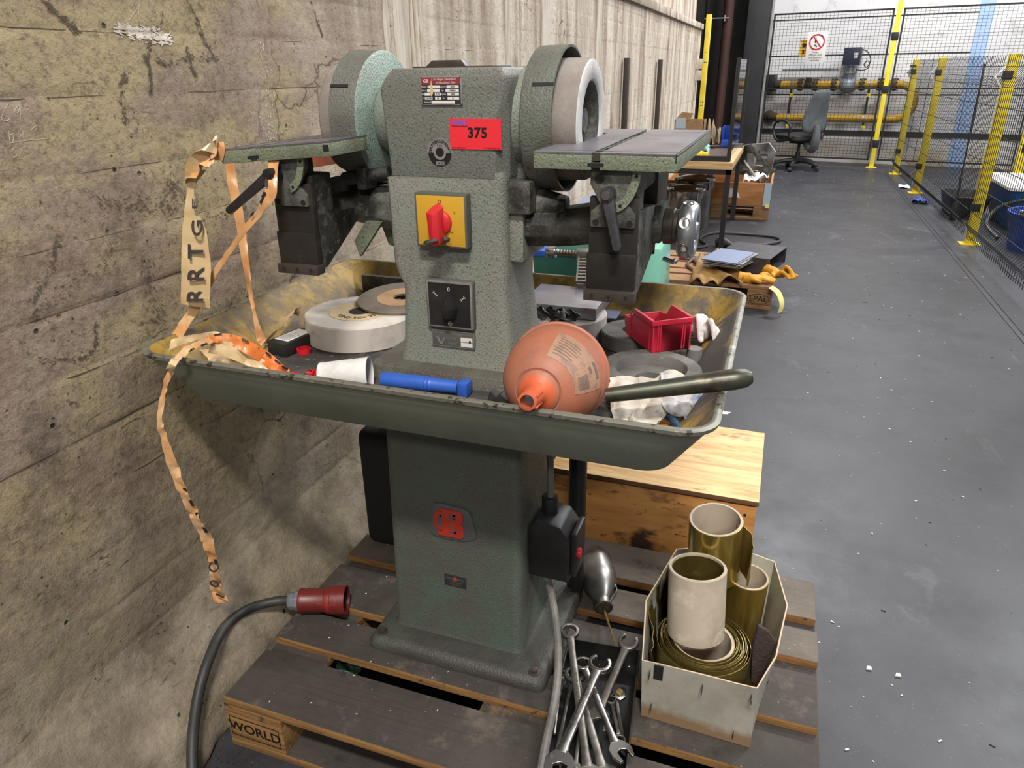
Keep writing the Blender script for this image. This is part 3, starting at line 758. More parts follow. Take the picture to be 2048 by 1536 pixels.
# ================================================================== PALLET UNDER THE MACHINE
def pallet(name, label, x0, y0, mtop, mside, length=1.2, stamp=None, group=None):
    t = thing(name, label, 'pallet', (x0+length/2, y0+.4, 0))
    rnd = random.Random(int(x0*100)+5)
    for i, (a, wd) in enumerate(((0, .145), (.186, .1), (.327, .145), (.514, .1), (.655, .145))):
        j = rnd.uniform(-.006, .006)
        m = mtop if not isinstance(mtop, (list, tuple)) else mtop[i]
        obj('deck_board', G().box(x0+j, x0+length+rnd.uniform(-.006, .006), y0+a, y0+a+wd, .122, .144+rnd.uniform(-.001, .001)), m, t, bevel=.002)
    for xx in (x0, x0+length/2-.0725, x0+length-.145):
        obj('stringer_board', G().box(xx, xx+.145, y0, y0+.8, .1, .122), mside, t, bevel=.0015)
    for yy, wd in ((y0, .1), (y0+.3275, .145), (y0+.7, .1)):
        obj('bottom_board', G().box(x0, x0+length, yy, yy+wd, 0, .022), mside, t, bevel=.0015)
        for xx in (x0, x0+length/2-.0725, x0+length-.145):
            obj('block', G().box(xx, xx+.145, yy, yy+wd, .022, .1), mside, t, bevel=.002)
    return t
pal = pallet('wooden_pallet', 'oil-blackened wooden pallet stamped WORLD under the green grinder', -.985, .85, ('palletdark', 'palletdark', 'palletdark', 'palletgrey', 'palletgrey'), 'palletdark')
g = G().text('WORLD', .036, YP(-.914, .8494, .062), bold=.015)
for a in ((-.978, -.850, .088, .0895), (-.978, -.850, .0345, .036), (-.978, -.9765, .0345, .0895), (-.8515, -.85, .0345, .0895)): g.box(a[0], a[1], .8492, .8502, a[2], a[3])
obj('stamp', g, 'ink', pal)

# ================================================================== THE TOOL GRINDER
mc = thing('tool_grinder', 'green double-ended tool grinder on a pedestal with a wide chip tray', 'machine', (-.56, 1.27, .144))
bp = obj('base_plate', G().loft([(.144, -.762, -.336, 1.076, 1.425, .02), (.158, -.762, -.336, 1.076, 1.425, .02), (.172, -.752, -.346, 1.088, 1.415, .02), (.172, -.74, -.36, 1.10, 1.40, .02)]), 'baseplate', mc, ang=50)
for x, y in ((-.735, 1.105), (-.365, 1.105), (-.365, 1.385), (-.735, 1.385)):
    obj('bolt', G().cyl((x, y, .170), (x, y, .174), .013, seg=16).cyl((x, y, .172), (x, y, .181), .0085, seg=6), 'steelbar', bp, bevel=.001)
obj('pedestal', G().loft([(.166, -.728, -.404, 1.138, 1.408, .02), (.185, -.722, -.41, 1.145, 1.40, .02), (.81, -.716, -.414, 1.165, 1.40, .02)], 6), 'green_shaded', mc, ang=50)
# chip tray: outer skin, rolled rim, worn yellow inside, grimy floor
X0, X1, Y0, Y1 = -1.088, -.036, .912, 1.664
g = G()
g.loft([(.797, -.985, -.115, .958, 1.63, .03), (.803, -1.0, -.102, .947, 1.64, .045), (.872, X0+.02, X1-.018, Y0+.012, Y1-.01, .05), (.884, X0+.012, X1-.012, Y0+.006, Y1-.006, .05), (.888, X0+.002, X1-.002, Y0, Y1, .055), (.8945, X0, X1, Y0-.001, Y1+.001, .056), (.897, X0+.004, X1-.004, Y0+.003, Y1-.003, .054), (.896, X0+.012, X1-.012, Y0+.011, Y1-.009, .048), (.886, X0+.022, X1-.02, Y0+.016, Y1-.014, .046), (.816, -.99, -.112, .957, 1.63, .04), (.811, -.975, -.125, .968, 1.62, .03)],
       7, [0, 0, 0, 2, 2, 2, 2, 1, 1, 3, 3])
tray = obj('chip_tray', g, ['trayout', 'trayin', 'rim', 'grime'], mc, ang=45)
# foot, column, hood
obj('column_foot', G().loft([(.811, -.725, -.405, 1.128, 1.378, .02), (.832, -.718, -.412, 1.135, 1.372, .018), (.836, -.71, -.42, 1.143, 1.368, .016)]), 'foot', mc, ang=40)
obj('column', G().loft([(.834, -.672, -.424, 1.17, 1.37, .022), (.88, -.664, -.432, 1.176, 1.355, .02), (.985, -.657, -.442, 1.18, 1.345, .018), (1.005, -.667, -.442, 1.18, 1.345, .016), (1.03, -.674, -.441, 1.18, 1.345, .016), (1.185, -.675, -.441, 1.18, 1.35, .014), (1.187, -.665, -.441, 1.18, 1.38, .012), (1.2, -.664, -.444, 1.18, 1.40, .012)], 5), 'green', mc, ang=40)
def hood_sec(z, x0, x1, y0, y1, c):
    return [Vector(p) for p in ((x0+.004, y0, z), (x1-c, y0, z), (x1, y0+c*1.1, z), (x1, y1, z), (x0, y1, z), (x0, y0+.006, z))]
obj('motor_hood', G().rings([hood_sec(1.188, -.662, -.440, 1.1795, 1.40, .020), hood_sec(1.285, -.668, -.438, 1.1795, 1.40, .020), hood_sec(1.335, -.672, -.436, 1.1795, 1.40, .006), hood_sec(1.352, -.660, -.437, 1.180, 1.40, .004), hood_sec(1.366, -.646, -.446, 1.183, 1.395, .004)]), 'hood', mc, bevel=.004, seg=3)
obj('hood_side', G().prism([(1.24, 1.17), (1.24, 1.30), (1.262, 1.352), (1.30, 1.368), (1.385, 1.36), (1.40, 1.2), (1.37, 1.17)], 'x', -.46, -.418), 'hood', mc, bevel=.008, seg=3)
obj('lifting_plate', G().prism([(-.60, 1.366), (-.585, 1.378), (-.53, 1.378), (-.52, 1.366)], 'y', 1.215, 1.235).box(-.62, -.47, 1.21, 1.30, 1.363, 1.3685), 'steelbar', mc, bevel=.002)
for z in (1.335, 1.215): obj('bolt', G().cyl((-.421, 1.262, z), (-.408, 1.262, z), .008, seg=10), 'steelbar', mc, bevel=.001)
AY, AZ = 1.29, 1.279
for s, nm in ((-1, 'left'), (1, 'right')):
    xb = -.72 if s < 0 else -.41
    obj('spindle_boss', G().lathe([(.074, 0), (.07, .045), (.062, .06)] if s < 0 else [(.085, 0), (.085, .03), (.08, .036)], (-.655 if s < 0 else -.445, AY, AZ), (s, 0, 0), 40), 'green', mc)
    # wheel guard: flat disc with a rim
    w_ = .052
    gd = obj('wheel_guard', G().lathe([(.03, -.004), (.114, -.004), (.119, 0), (.12, .006), (.121, w_), (.117, w_), (.116, .004), (.03, .004)], (xb, AY, AZ), (s, 0, 0), 64, False, False, mis=[0, 0, 1, 1, 1, 1, 1]), ['mint', 'guard'], mc, ang=40)
    a = R(163 if s < 0 else 150)
    for aa in (R(150), R(35)):
        Mx = Matrix.Translation((xb+s*.034, AY, AZ)) @ Matrix.Rotation(aa, 4, 'X')
        obj('slot', G().box(-.018, .018, .1205, .1218, -.0028, .0028, Mx), 'blackm', gd)
    obj('grinding_wheel', G().lathe([(.02, .02), (.098, .02), (.1, .024), (.1, .083), (.098, .088), (.094, .0905), (.068, .0905), (.064, .087), (.062, .05), (.03, .05), (.02, .05)], (xb, AY, AZ), (s, 0, 0), 72, False, False, mis=[0, 0, 0, 0, 1, 1, 1, 2, 2, 2]), ['wheelside', 'wheelface', 'castgrey'], mc, ang=50)
    fl = obj('wheel_flange', G().lathe([(.0, .05), (.04, .05), (.04, .057), (.022, .06), (.02, .078), (.0, .08)], (xb, AY, AZ), (s, 0, 0), 32), 'castgrey', mc)
# tables with T-slots and a recess for the wheel
def table(x_in, x_out, tilt, sgn):
    """sgn +1: right table (wheel on its left)"""
    a, b = min(x_in, x_out), max(x_in, x_out)
    ty0, ty1 = 1.054, 1.504; zt = 1.25
    cx = (a+b)/2
    Mx = Matrix.Translation((cx, 0, zt)) @ Matrix.Rotation(tilt, 4, 'Y') @ Matrix.Translation((-cx, 0, -zt))
    rx = -.316 if sgn > 0 else -.818                                # recess edge just clear of the wheel face
    sl0 = a+(b-a)*(.42 if sgn > 0 else .28); sl1 = sl0+.012
    def plan(z0, z1, cuts, g):
        if sgn > 0: strips = [(a, b, ty0, 1.172), (rx, b, 1.172, 1.41), (a, b, 1.41, ty1)]
        else: strips = [(a, b, ty0, 1.172), (a, rx, 1.172, 1.41), (a, b, 1.41, ty1)]
        for x0, x1, y0, y1 in strips:
            if cuts and x0 < sl0-.001 < x1 and sl1 < x1:
                g.box(x0, sl0, y0, y1, z0, z1, Mx); g.box(sl1, x1, y0, y1, z0, z1, Mx)
            elif cuts and x0 >= sl0-.001: g.box(max(x0, sl1), x1, y0, y1, z0, z1, Mx)
            else: g.box(x0, x1, y0, y1, z0, z1, Mx)
    g = G(); plan(zt-.0245, zt-.0025, True, g); g.box(sl0-.004, sl1+.004, ty0+.003, ty1-.003, zt-.0225, zt-.014, Mx)
    t = obj('work_table', g, 'tableside', mc, bevel=.002)
    g = G(); plan(zt-.0025, zt, True, g)
    obj('table_face', g, 'tabletop', t)
    g = G().box(sl0-.006, sl1+.006, ty0-.0004, ty0+.02, zt-.0195, zt-.0145, Mx).box(sl0, sl1, ty0+.02, ty1, zt-.0142, zt-.0135, Mx)
    g.box(a+.012, b-.002, ty0+.024, ty0+.0255, zt-.0004, zt+.0002, Mx).box(b-.003 if sgn > 0 else a+.002, b-.0015 if sgn > 0 else a+.0035, ty0-.0004, ty1, zt-.012, zt+.0003, Mx)
    if sgn < 0: g.box(b-.014, b-.003, ty0-.0006, ty0+.02, zt-.016, zt-.006, Mx)
    obj('t_slot', g, 'blackm', t)
    if sgn > 0: obj('slot_bar', G().box(sl0+.001, sl1-.001, ty0+.004, ty0+.045, zt-.012, zt-.0005, Mx), 'steelbar', t)
    return t
table(-.349, -.137, 0, 1)
table(-.700, -.927, R(-4.6), -1)
# knee under each table: hanging plate with screwed bar, cheek, sector and clamping lever
for s in (1, -1):
    xa, xb = (-.266, -.191) if s > 0 else (-.842, -.762)
    xm = (xa+xb)/2; zt = 1.226 if s > 0 else 1.232
    kn = obj('knee_plate', G().prism([(xa, 1.03), (xb, 1.03), (xb, 1.185), (xa, 1.185)], 'y', 1.075, 1.087).prism([(xa-.002, 1.035), (xb, 1.035), (xb, 1.10), (xa-.002, 1.10)], 'y', 1.0715, 1.0755), 'steeldark', mc, bevel=.002)
    br = obj('screw_bar', G().box(xa-.003, xb+.002, 1.062, 1.087, 1.026, 1.043), 'steelbar', kn, bevel=.001)
    for t in (.14, .5, .86):
        x = xa+(xb-xa)*t
        obj('screw', G().lathe([(.0058, 0), (.0058, .0006), (.004, .0008), (.0034, -.003), (0, -.003)], (x, 1.0622, 1.0345), (0, -1, 0), 16, False), 'steelbar', br)
        obj('screw_socket', G().cyl((x, 1.0618, 1.0345), (x, 1.0612, 1.0345), .0028, seg=6), 'blackm', br)
    obj('cheek', G().prism([(1.088, 1.03), (1.088, 1.165), (1.23, 1.15), (1.30, 1.12), (1.30, 1.09), (1.10, 1.03)] if s > 0 else [(1.088, 1.034), (1.088, 1.13), (1.25, 1.12), (1.21, 1.095), (1.10, 1.034)], 'x', xb-.006 if s > 0 else xb-.006, xb), 'castgrey', mc, bevel=.0015)
    obj('cheek', G().prism([(1.088, 1.10), (1.088, 1.165), (1.30, 1.14), (1.30, 1.11)], 'x', xa, xa+.008), 'castgrey', mc, bevel=.0015)
    if s > 0: obj('rear_knee_plate', G().prism([(xa+.01, 1.03), (xb-.02, 1.03), (xb-.02, 1.19), (xa+.01, 1.19)], 'y', 1.38, 1.39), 'steeldark', mc, bevel=.002)
    sec = obj('table_bracket', G().prism([(xm-.036, zt), (xm-.036, zt-.022), (xm-.02, zt-.05), (xm-.034, zt-.062), (xm-.034, zt-.085), (xm+.034, zt-.085), (xm+.034, zt-.066), (xm+.02, zt-.048), (xm+.038, zt-.02), (xm+.038, zt)], 'y', 1.068, 1.08), 'castgrey', mc, bevel=.0015)
    arc = [(xm+.0+.040*math.cos(t), zt+.004+.066*math.sin(t)) for t in [R(-80)+R(80)*k/8 for k in range(9)]]
    arc2 = [(xm+.0+.028*math.cos(t), zt+.004+.052*math.sin(t)) for t in [R(-80)+R(80)*k/8 for k in range(9)]][::-1]
    obj('degree_scale', G().prism(arc+arc2, 'y', 1.0645, 1.0685), 'tableside', sec)
    g = G()
    for t in (R(-70), R(-12)): x_, z_ = xm+.034*math.cos(t), zt+.004+.059*math.sin(t); g.cyl((x_, 1.0648, z_), (x_, 1.0635, z_), .0025, seg=10)
    for xx in (xm-.026, xm+.026): g.cyl((xx, 1.0685, zt-.078), (xx, 1.0675, zt-.078), .005, seg=12)
    g.cyl((xm-.022, 1.0685, zt-.014), (xm-.022, 1.0675, zt-.014), .0075, seg=14)
    obj('bolt_hole', g, 'blackm', sec)
    obj('bracket_block', G().box(xa+.008, xb-.004 if s > 0 else xm+.014, 1.08, 1.13 if s < 0 else 1.32, zt-.04, zt-.0005).box(xa+.006, xb-.006, 1.09, 1.15, 1.10, zt-.035), 'castgrey', mc, bevel=.004)
    if s > 0: obj('side_block', G().prism([(-.235, 1.226), (-.205, 1.222), (-.190, 1.2), (-.190, 1.13), (-.235, 1.13)], 'y', 1.24, 1.35), 'steeldark', mc, bevel=.002)
    # clamping lever
    if s > 0: p0, p1 = Vector((-.234, 1.052, 1.192)), Vector((-.2135, 1.046, 1.112))
    else: p0, p1 = Vector((-.818, 1.045, 1.203)), Vector((-.907, 1.03, 1.139))
    u = (p1-p0).normalized(); v = Vector((0, 1, 0)).cross(u).normalized(); L = (p1-p0).length
    Mx = Matrix(((u.x, v.x, 0, p0.x), (u.y, v.y, 1, p0.y), (u.z, v.z, 0, p0.z), (0, 0, 0, 1)))
    lv = obj('clamp_lever', G().prism([(0, -.009), (L*.3, -.0075), (L-.004, -.0062), (L, -.003), (L, .003), (L-.004, .0062), (L*.3, .0075), (0, .009)], 'z', -.006, .006, Mx), 'lever' if s > 0 else 'black', mc, bevel=.002)
    obj('lever_hub', G().cyl(p0+Vector((0, .02, 0)), p0+Vector((0, -.009, 0)), .0105, seg=20), 'lever' if s > 0 else 'black', lv, bevel=.001)
    obj('lever_screw', G().cyl(p0+Vector((0, -.009, 0)), p0+Vector((0, -.0115, 0)), .0065, seg=16), 'steel2' if s > 0 else 'steeldark', lv)
# support arms with flange, collar and handwheel
def octo(cy, cz, hy, hz, c=.022): return [(cy-hy+c, cz-hz), (cy+hy-c, cz-hz), (cy+hy, cz-hz+c), (cy+hy, cz+hz-c), (cy+hy-c, cz+hz), (cy-hy+c, cz+hz), (cy-hy, cz+hz-c), (cy-hy, cz-hz+c)]
def arm(xs):
    g = G(); g.rings([[Vector((x, u, v)) for u, v in octo(1.262, cz, hy, hz)] for x, cz, hy, hz in xs]); return g
obj('arm_flange', G().box(-.444, -.416, 1.2, 1.33, 1.042, 1.162), 'green', mc, bevel=.005)
obj('support_arm', arm([(-.43, 1.10, .058, .034), (-.36, 1.10, .052, .032), (-.28, 1.112, .052, .034), (-.178, 1.118, .055, .032)]), 'castgrey', mc, bevel=.003)
obj('support_arm', arm([(-.66, 1.118, .058, .042), (-.74, 1.124, .055, .038), (-.80, 1.13, .055, .034), (-.93, 1.13, .055, .03)]), 'castgrey', mc, bevel=.003)
obj('arm_saddle', G().cyl((-.43, 1.25, 1.14), (-.35, 1.25, 1.135), .035, .02, 20).box(-.44, -.40, 1.19, 1.26, 1.13, 1.185), 'castgrey', mc, bevel=.003)
obj('arm_strut', G().prism([(-.66, 1.06), (-.745, 1.085), (-.73, 1.04), (-.68, 1.025)], 'y', 1.27, 1.285), 'tableside', mc, bevel=.002)
obj('feed_screw', G().cyl((-.68, 1.21, 1.19), (-.78, 1.21, 1.175), .013, seg=16).box(-.80, -.77, 1.19, 1.22, 1.155, 1.18).box(-.74, -.72, 1.19, 1.23, 1.16, 1.2), 'castgrey', mc, bevel=.002)
obj('support_leg', G().prism([(-.755, 1.03), (-.70, 1.10), (-.735, 1.10), (-.765, 1.06)], 'y', 1.2, 1.21), 'tableside', mc)
obj('splash_plate', G().prism([(-1.05, 1.155), (-.93, 1.175), (-.93, 1.21), (-1.05, 1.21)], 'y', 1.46, 1.465), 'rustylabel', mc)
obj('collar', G().lathe([(.028, 0), (.031, .001), (.031, .016), (.029, .018), (.029, .024), (.026, .026)], (-.178, 1.262, 1.11), (1, 0, 0), 32), 'steelbar', mc)
obj('grease_nipple', G().cyl((-.168, 1.21, 1.065), (-.150, 1.2, 1.062), .004, seg=8).ball((-.148, 1.2, 1.064), .005, 10), 'chrome', mc)
rim = [(.0375+.0125*math.cos(t), .006+.0155*math.sin(t)) for t in [2*PI*k/18 for k in range(19)]]
hwl = obj('handwheel', G().lathe(rim, (-.143, 1.262, 1.104), (1, 0, 0), 56, False, False), 'satin', mc, ang=60)
obj('wheel_web', G().lathe([(0, 0), (.018, 0), (.028, .004), (.028, .009), (.018, .012), (.014, .022), (0, .023)], (-.143, 1.262, 1.104), (1, 0, 0), 40), 'satin', hwl)
for aa in range(51, 411, 52):
    n_ = Vector((0, math.cos(R(aa)), math.sin(R(aa)))); p = Vector((-.139, 1.262, 1.104))+n_*.0493
    obj('finger_dimple', G().lathe([(.0098, -.0015), (.0094, .0008), (.0082, .0008), (.006, -.0002), (.0, -.0004)], p, n_, 20), 'steel2', hwl)
# ---- switches, plates and stickers on the front
FY = 1.1795
sw = obj('main_switch', G().box(-.606, -.506, 1.158, 1.18, 1.070, 1.165), 'pewter', mc, bevel=.002)
obj('switch_face', G().box(-.602, -.510, 1.1568, 1.159, 1.073, 1.161), 'yellowplate', sw, bevel=.001)
# knob: long ridged handle on a round skirt
kn = obj('knob_skirt', G().lathe([(.022, 0), (.021, .006), (.016, .009)], (-.556, 1.157, 1.115), (0, -1, 0), 32), 'redknob', sw)
obj('knob_handle', poly([(-.5715, 1.152, 1.141), (-.547, 1.152, 1.143), (-.545, 1.152, 1.083), (-.566, 1.152, 1.083), (-.5705, 1.130, 1.136), (-.5575, 1.125, 1.134), (-.548, 1.131, 1.139), (-.5475, 1.130, 1.082), (-.5565, 1.124, 1.079), (-.566, 1.129, 1.080), (-.5565, 1.154, 1.151)],
    [(0, 4, 9, 3), (4, 5, 8, 9), (5, 6, 7, 8), (6, 1, 2, 7), (3, 9, 8, 7, 2), (0, 10, 5, 4), (10, 1, 6, 5), (0, 3, 2, 1, 10)]), 'redknob', sw, bevel=.001)
obj('lock_ring', G().tube([(-.555+.021*math.cos(t), 1.135+.012*math.sin(t), 1.086+.006*math.cos(t*1.0+.6)) for t in [R(-40)+R(330)*k/14 for k in range(15)]], [.0045]*13+[.004, .003], 10), 'steel2', sw)
g = G().text('O', .0085, YP(-.5565, 1.1566, 1.151)).text('I', .0075, YP(-.529, 1.1566, 1.133)).text('Aus', .0055, YP(-.5365, 1.1566, 1.099))
obj('switch_marks', g, 'ink', sw)
s2 = obj('rotary_switch', G().prism([(-.600, .916), (-.596, .912), (-.507, .912), (-.503, .916), (-.503, 1.004), (-.507, 1.008), (-.596, 1.008), (-.600, 1.004)], 'y', 1.168, 1.18), 'pewter', mc, bevel=.002)
obj('switch_frame', G().box(-.5975, -.5055, 1.1665, 1.1685, .9145, 1.0055), 'plate', s2, bevel=.001)
obj('switch_face', G().box(-.5935, -.5095, 1.1655, 1.167, .9185, 1.0015), 'black', s2)
obj('pointer_knob', poly([(-.5515, 1.1665, .984), (-.570, 1.1665, .958), (-.566, 1.1665, .934), (-.537, 1.1665, .934), (-.533, 1.1665, .958), (-.5515, 1.148, .975), (-.559, 1.146, .956), (-.556, 1.146, .938), (-.547, 1.146, .938), (-.544, 1.146, .956)],
    [(0, 1, 2, 3, 4), (5, 6, 7, 8, 9), (0, 1, 6, 5), (1, 2, 7, 6), (2, 3, 8, 7), (3, 4, 9, 8), (4, 0, 5, 9)]), 'black', s2, bevel=.0025)
g = G().text('0', .0105, YP(-.5515, 1.1653, .990))
for cx, cz, al in ((-.5795, .9795, R(45)), (-.5235, .9745, R(-50))):
    Mx = Matrix.Translation((cx, 1.1653, cz)) @ Matrix.Rotation(-al, 4, 'Y')
    g.box(-.0006, .0006, 0, .0003, -.0045, .0045, Mx).box(-.0026, .0026, 0, .0003, .0038, .005, Mx).box(-.0026, .0026, 0, .0003, -.005, -.0038, Mx)
g.text('R', .0055, YP(-.5515, 1.1653, .9235))
n = 18
for k in range(n):
    a, b = 2*PI*k/n, 2*PI*(k+1)/n
    g.prism([(-.5515+.0044*math.cos(a), .9235+.0044*math.sin(a)), (-.5515+.0044*math.cos(b), .9235+.0044*math.sin(b)), (-.5515+.0037*math.cos(b), .9235+.0037*math.sin(b)), (-.5515+.0037*math.cos(a), .9235+.0037*math.sin(a))], 'y', 1.1651, 1.1654)
obj('switch_marks', g, 'offwhite', s2)
p3 = obj('type_plate', G().box(-.595, -.505, 1.172, 1.18, .873, .907), 'pewter', mc, bevel=.001)
obj('plate_border', G().box(-.594, -.506, 1.1712, 1.1722, .9055, .9065).box(-.594, -.506, 1.1712, 1.1722, .8735, .8745).box(-.594, -.593, 1.1712, 1.1722, .8735, .9065).box(-.507, -.506, 1.1712, 1.1722, .8735, .9065), 'plate', p3)
g = G().text('Hermle-Werk AG. Lüdenscheid', .0058, YP(-.55, 1.1717, .901)).text('Type - Nr.', .0055, YP(-.553, 1.1717, .8915)).text('Eingang', .0055, YP(-.553, 1.1717, .8815))
g.prism([(-.585, .892), (-.581, .892), (-.575, .881), (-.57, .892), (-.566, .892), (-.573, .878), (-.578, .878)], 'y', 1.1712, 1.172)
obj('lettering', g, 'plate', p3)
obj('stamped_field', G().box(-.534, -.510, 1.1714, 1.172, .887, .8955).box(-.534, -.510, 1.1714, 1.172, .877, .8855), 'whitepl', p3)
obj('rivet', G().ball((-.515, 1.171, .889), .0025, 8), 'steelbar', p3)
# maker's plate on the hood
pl = obj('maker_plate', G().box(-.590, -.514, 1.1765, 1.179, 1.308, 1.3535), 'plate', mc, bevel=.0008)
obj('plate_field', G().box(-.5875, -.5165, 1.1758, 1.177, 1.3105, 1.3405), 'platedark', pl)
obj('plate_band', G().box(-.5875, -.5165, 1.1758, 1.177, 1.3405, 1.3515), 'platered', pl)
g = G().text('Carl Bayer Hochdorf', .0052, YP(-.546, 1.1755, 1.3485)).text('b. Plochingen 9064', .0046, YP(-.542, 1.1755, 1.3433)).text('GB', .0075, YP(-.579, 1.1755, 1.3458), bold=.02)
for t, x, z in (('Masch. Typ', -.580, 1.337), ('Masch. Nr.', -.549, 1.337), ('Motor', -.5825, 1.331), ('Typ', -.549, 1.331), ('kW', -.5855, 1.3255), ('U/min', -.547, 1.3255), ('V', -.5855, 1.319), ('Hz', -.547, 1.319), ('Schutzart', -.577, 1.313)):
    g.text(t, .0034, YP(x, 1.1755, z))
obj('lettering', g, 'offwhite', pl)
g = G()
for a in ((-.574, -.553, 1.337), (-.541, -.519, 1.337), (-.577, -.554, 1.331), (-.543, -.519, 1.331), (-.582, -.568, 1.3255), (-.563, -.552, 1.3255), (-.540, -.519, 1.3255), (-.582, -.568, 1.319), (-.563, -.552, 1.319), (-.540, -.519, 1.319), (-.570, -.527, 1.313)):
    g.box(a[0], a[1], 1.1752, 1.1759, a[2]-.0022, a[2]+.0022)
obj('value_field', g, 'whitepl', pl)
g = G()
for t, x, z in (('4070', -.530, 1.337), ('1738053', -.531, 1.331), ('2840', -.5295, 1.3255), ('0,75', -.5575, 1.3255), ('220/380', -.575, 1.319), ('50', -.5575, 1.319), ('51', -.5295, 1.319)): g.text(t, .0036, YP(x, 1.1749, z))
obj('stamped_number', g, 'ink', pl)
obj('paint_drip', G().prism([(-.5685, 1.347), (-.5665, 1.337), (-.5655, 1.328), (-.5685, 1.3215), (-.5715, 1.327), (-.5705, 1.336)], 'y', 1.174, 1.1755), 'label', pl)
for x in (-.588, -.516):
    for z in (1.310, 1.3515): obj('rivet', G().ball((x, 1.1765, z), .0014, 8), 'steelbar', pl)
# lot sticker
st = obj('lot_sticker', G().box(-.540, -.446, 1.1776, 1.1792, 1.238, 1.287), 'stickerred', mc)
g = G().text('375', .0225, YP(-.489, 1.1774, 1.264), bold=.035, spacing=1.08)
obj('lot_number', g, 'ink', st)
obj('logo', G().text('NETBID', .009, YP(-.521, 1.1774, 1.2805), bold=.03, spacing=1.05), 'blueink', st)
g = G().text('Industrie-Auktionen', .0036, YP(-.521, 1.1774, 1.2752)).text('www.netbid.com', .0036, YP(-.524, 1.1774, 1.2405)).text('T +49 (0)40 35 50 59-0', .0034, YP(-.464, 1.1774, 1.2405))
obj('small_print', g, 'ink', st)
# round employers' insurance badge
bx, bz, br_ = -.561, 1.232, .0238
bd = obj('round_badge', G().prism(circle2(bx, bz, br_, 40), 'y', 1.1788, 1.1794), 'plate', mc)
g = G().prism(circle2(bx, bz, .0078, 28), 'y', 1.1783, 1.1789)
half = [(bx+.0225*math.cos(t), bz-.001+.0225*math.sin(t)) for t in [R(180)+R(180)*k/20 for k in range(21)]] + [(bx+.0118*math.cos(t), bz-.001+.0118*math.sin(t)) for t in [R(360)-R(180)*k/20 for k in range(21)]]
g.prism(half, 'y', 1.1783, 1.1789)
word = 'BERUFSGENOSSENSCHAFT'
for i, ch in enumerate(word):
    t = R(176)-R(172)*i/(len(word)-1)
    g.text(ch, .0068, YP(bx+.0178*math.cos(t), 1.1785, bz+.0178*math.sin(t), PI/2-t))
g.text('3 (H)', .0045, YP(bx, 1.1785, bz+.0108))
obj('badge_print', g, 'ink', bd)
obj('badge_field', G().box(bx-.008, bx+.008, 1.1780, 1.1786, bz-.0215, bz-.0155), 'plate', bd)
obj('badge_number', G().text('380 75', .004, YP(bx, 1.1778, bz-.0185)), 'ink', bd)
# emblem and small plate on the pedestal
def py_(z): return 1.145+(z-.185)*.032-.0005
c = ony(907, 1042, py_(.47)); ex, ez, ey = c.x, c.z, py_(.47)
sh = [(-.056, -.036), (-.050, -.043), (-.02, -.0475), (.02, -.0455), (.046, -.037), (.053, -.029), (.0505, -.013), (.044, .018), (.038, .032), (.026, .037), (-.03, .041), (-.040, .037), (-.0455, .025)]
em = obj('emblem', G().prism([(ex+a, ez+b) for a, b in sh], 'y', ey-.004, ey+.006), 'emblem', mc, bevel=.0012)
B = [(-.026, .034), (.022, .034), (.029, .028), (.029, .008), (.023, .001), (.029, -.006), (.029, -.030), (.022, -.036), (-.030, -.036), (-.031, -.027), (-.0205, -.027), (-.0205, -.022), (-.031, -.022), (-.038, -.015), (-.038, .018), (-.031, .025), (-.020, .025), (-.020, .028), (-.026, .028)]
mg = obj('monogram', G().prism([(ex+a*1.0-.004, ez+b*.98-.003) for a, b in B], 'y', ey-.0072, ey-.002), 'redpaint', em, bevel=.0006)
g = G()
for a in ((-.029, -.021, -.014, .017), (-.024, -.017, .013, .017), (-.004, .012, .019, .024), (.006, .013, .006, .024), (-.004, .009, .012, .016), (-.006, .0, .003, .0065), (-.006, .0, -.010, -.005), (.007, .013, -.024, -.008), (-.004, .013, -.025, -.0195)):
    g.box(ex+a[0]*1.0-.004, ex+a[1]*1.0-.004, ey-.0076, ey-.006, ez+a[2]*.98-.003, ez+a[3]*.98-.003)
obj('monogram_gap', g, 'emblem', em)
c = ony(911, 1162, py_(.34)); qx, qz, qy = c.x, c.z, py_(.34)
dp = obj('dealer_plate', G().box(qx-.026, qx+.026, qy-.002, qy+.004, qz-.0145, qz+.0145), 'platedark', mc, bevel=.0005)
obj('red_dot', G().prism(circle2(qx, qz+.006, .005, 18), 'y', qy-.0026, qy-.0018), 'redpaint', dp)
obj('lettering', G().text('GEBR', .007, YP(qx-.014, qy-.0024, qz+.006)).text('NOLL', .007, YP(qx+.014, qy-.0024, qz+.006)).text('WERKZEUGE', .0055, YP(qx, qy-.0024, qz-.002)).text('MASCHINEN', .0055, YP(qx, qy-.0024, qz-.009)), 'pewter', dp)
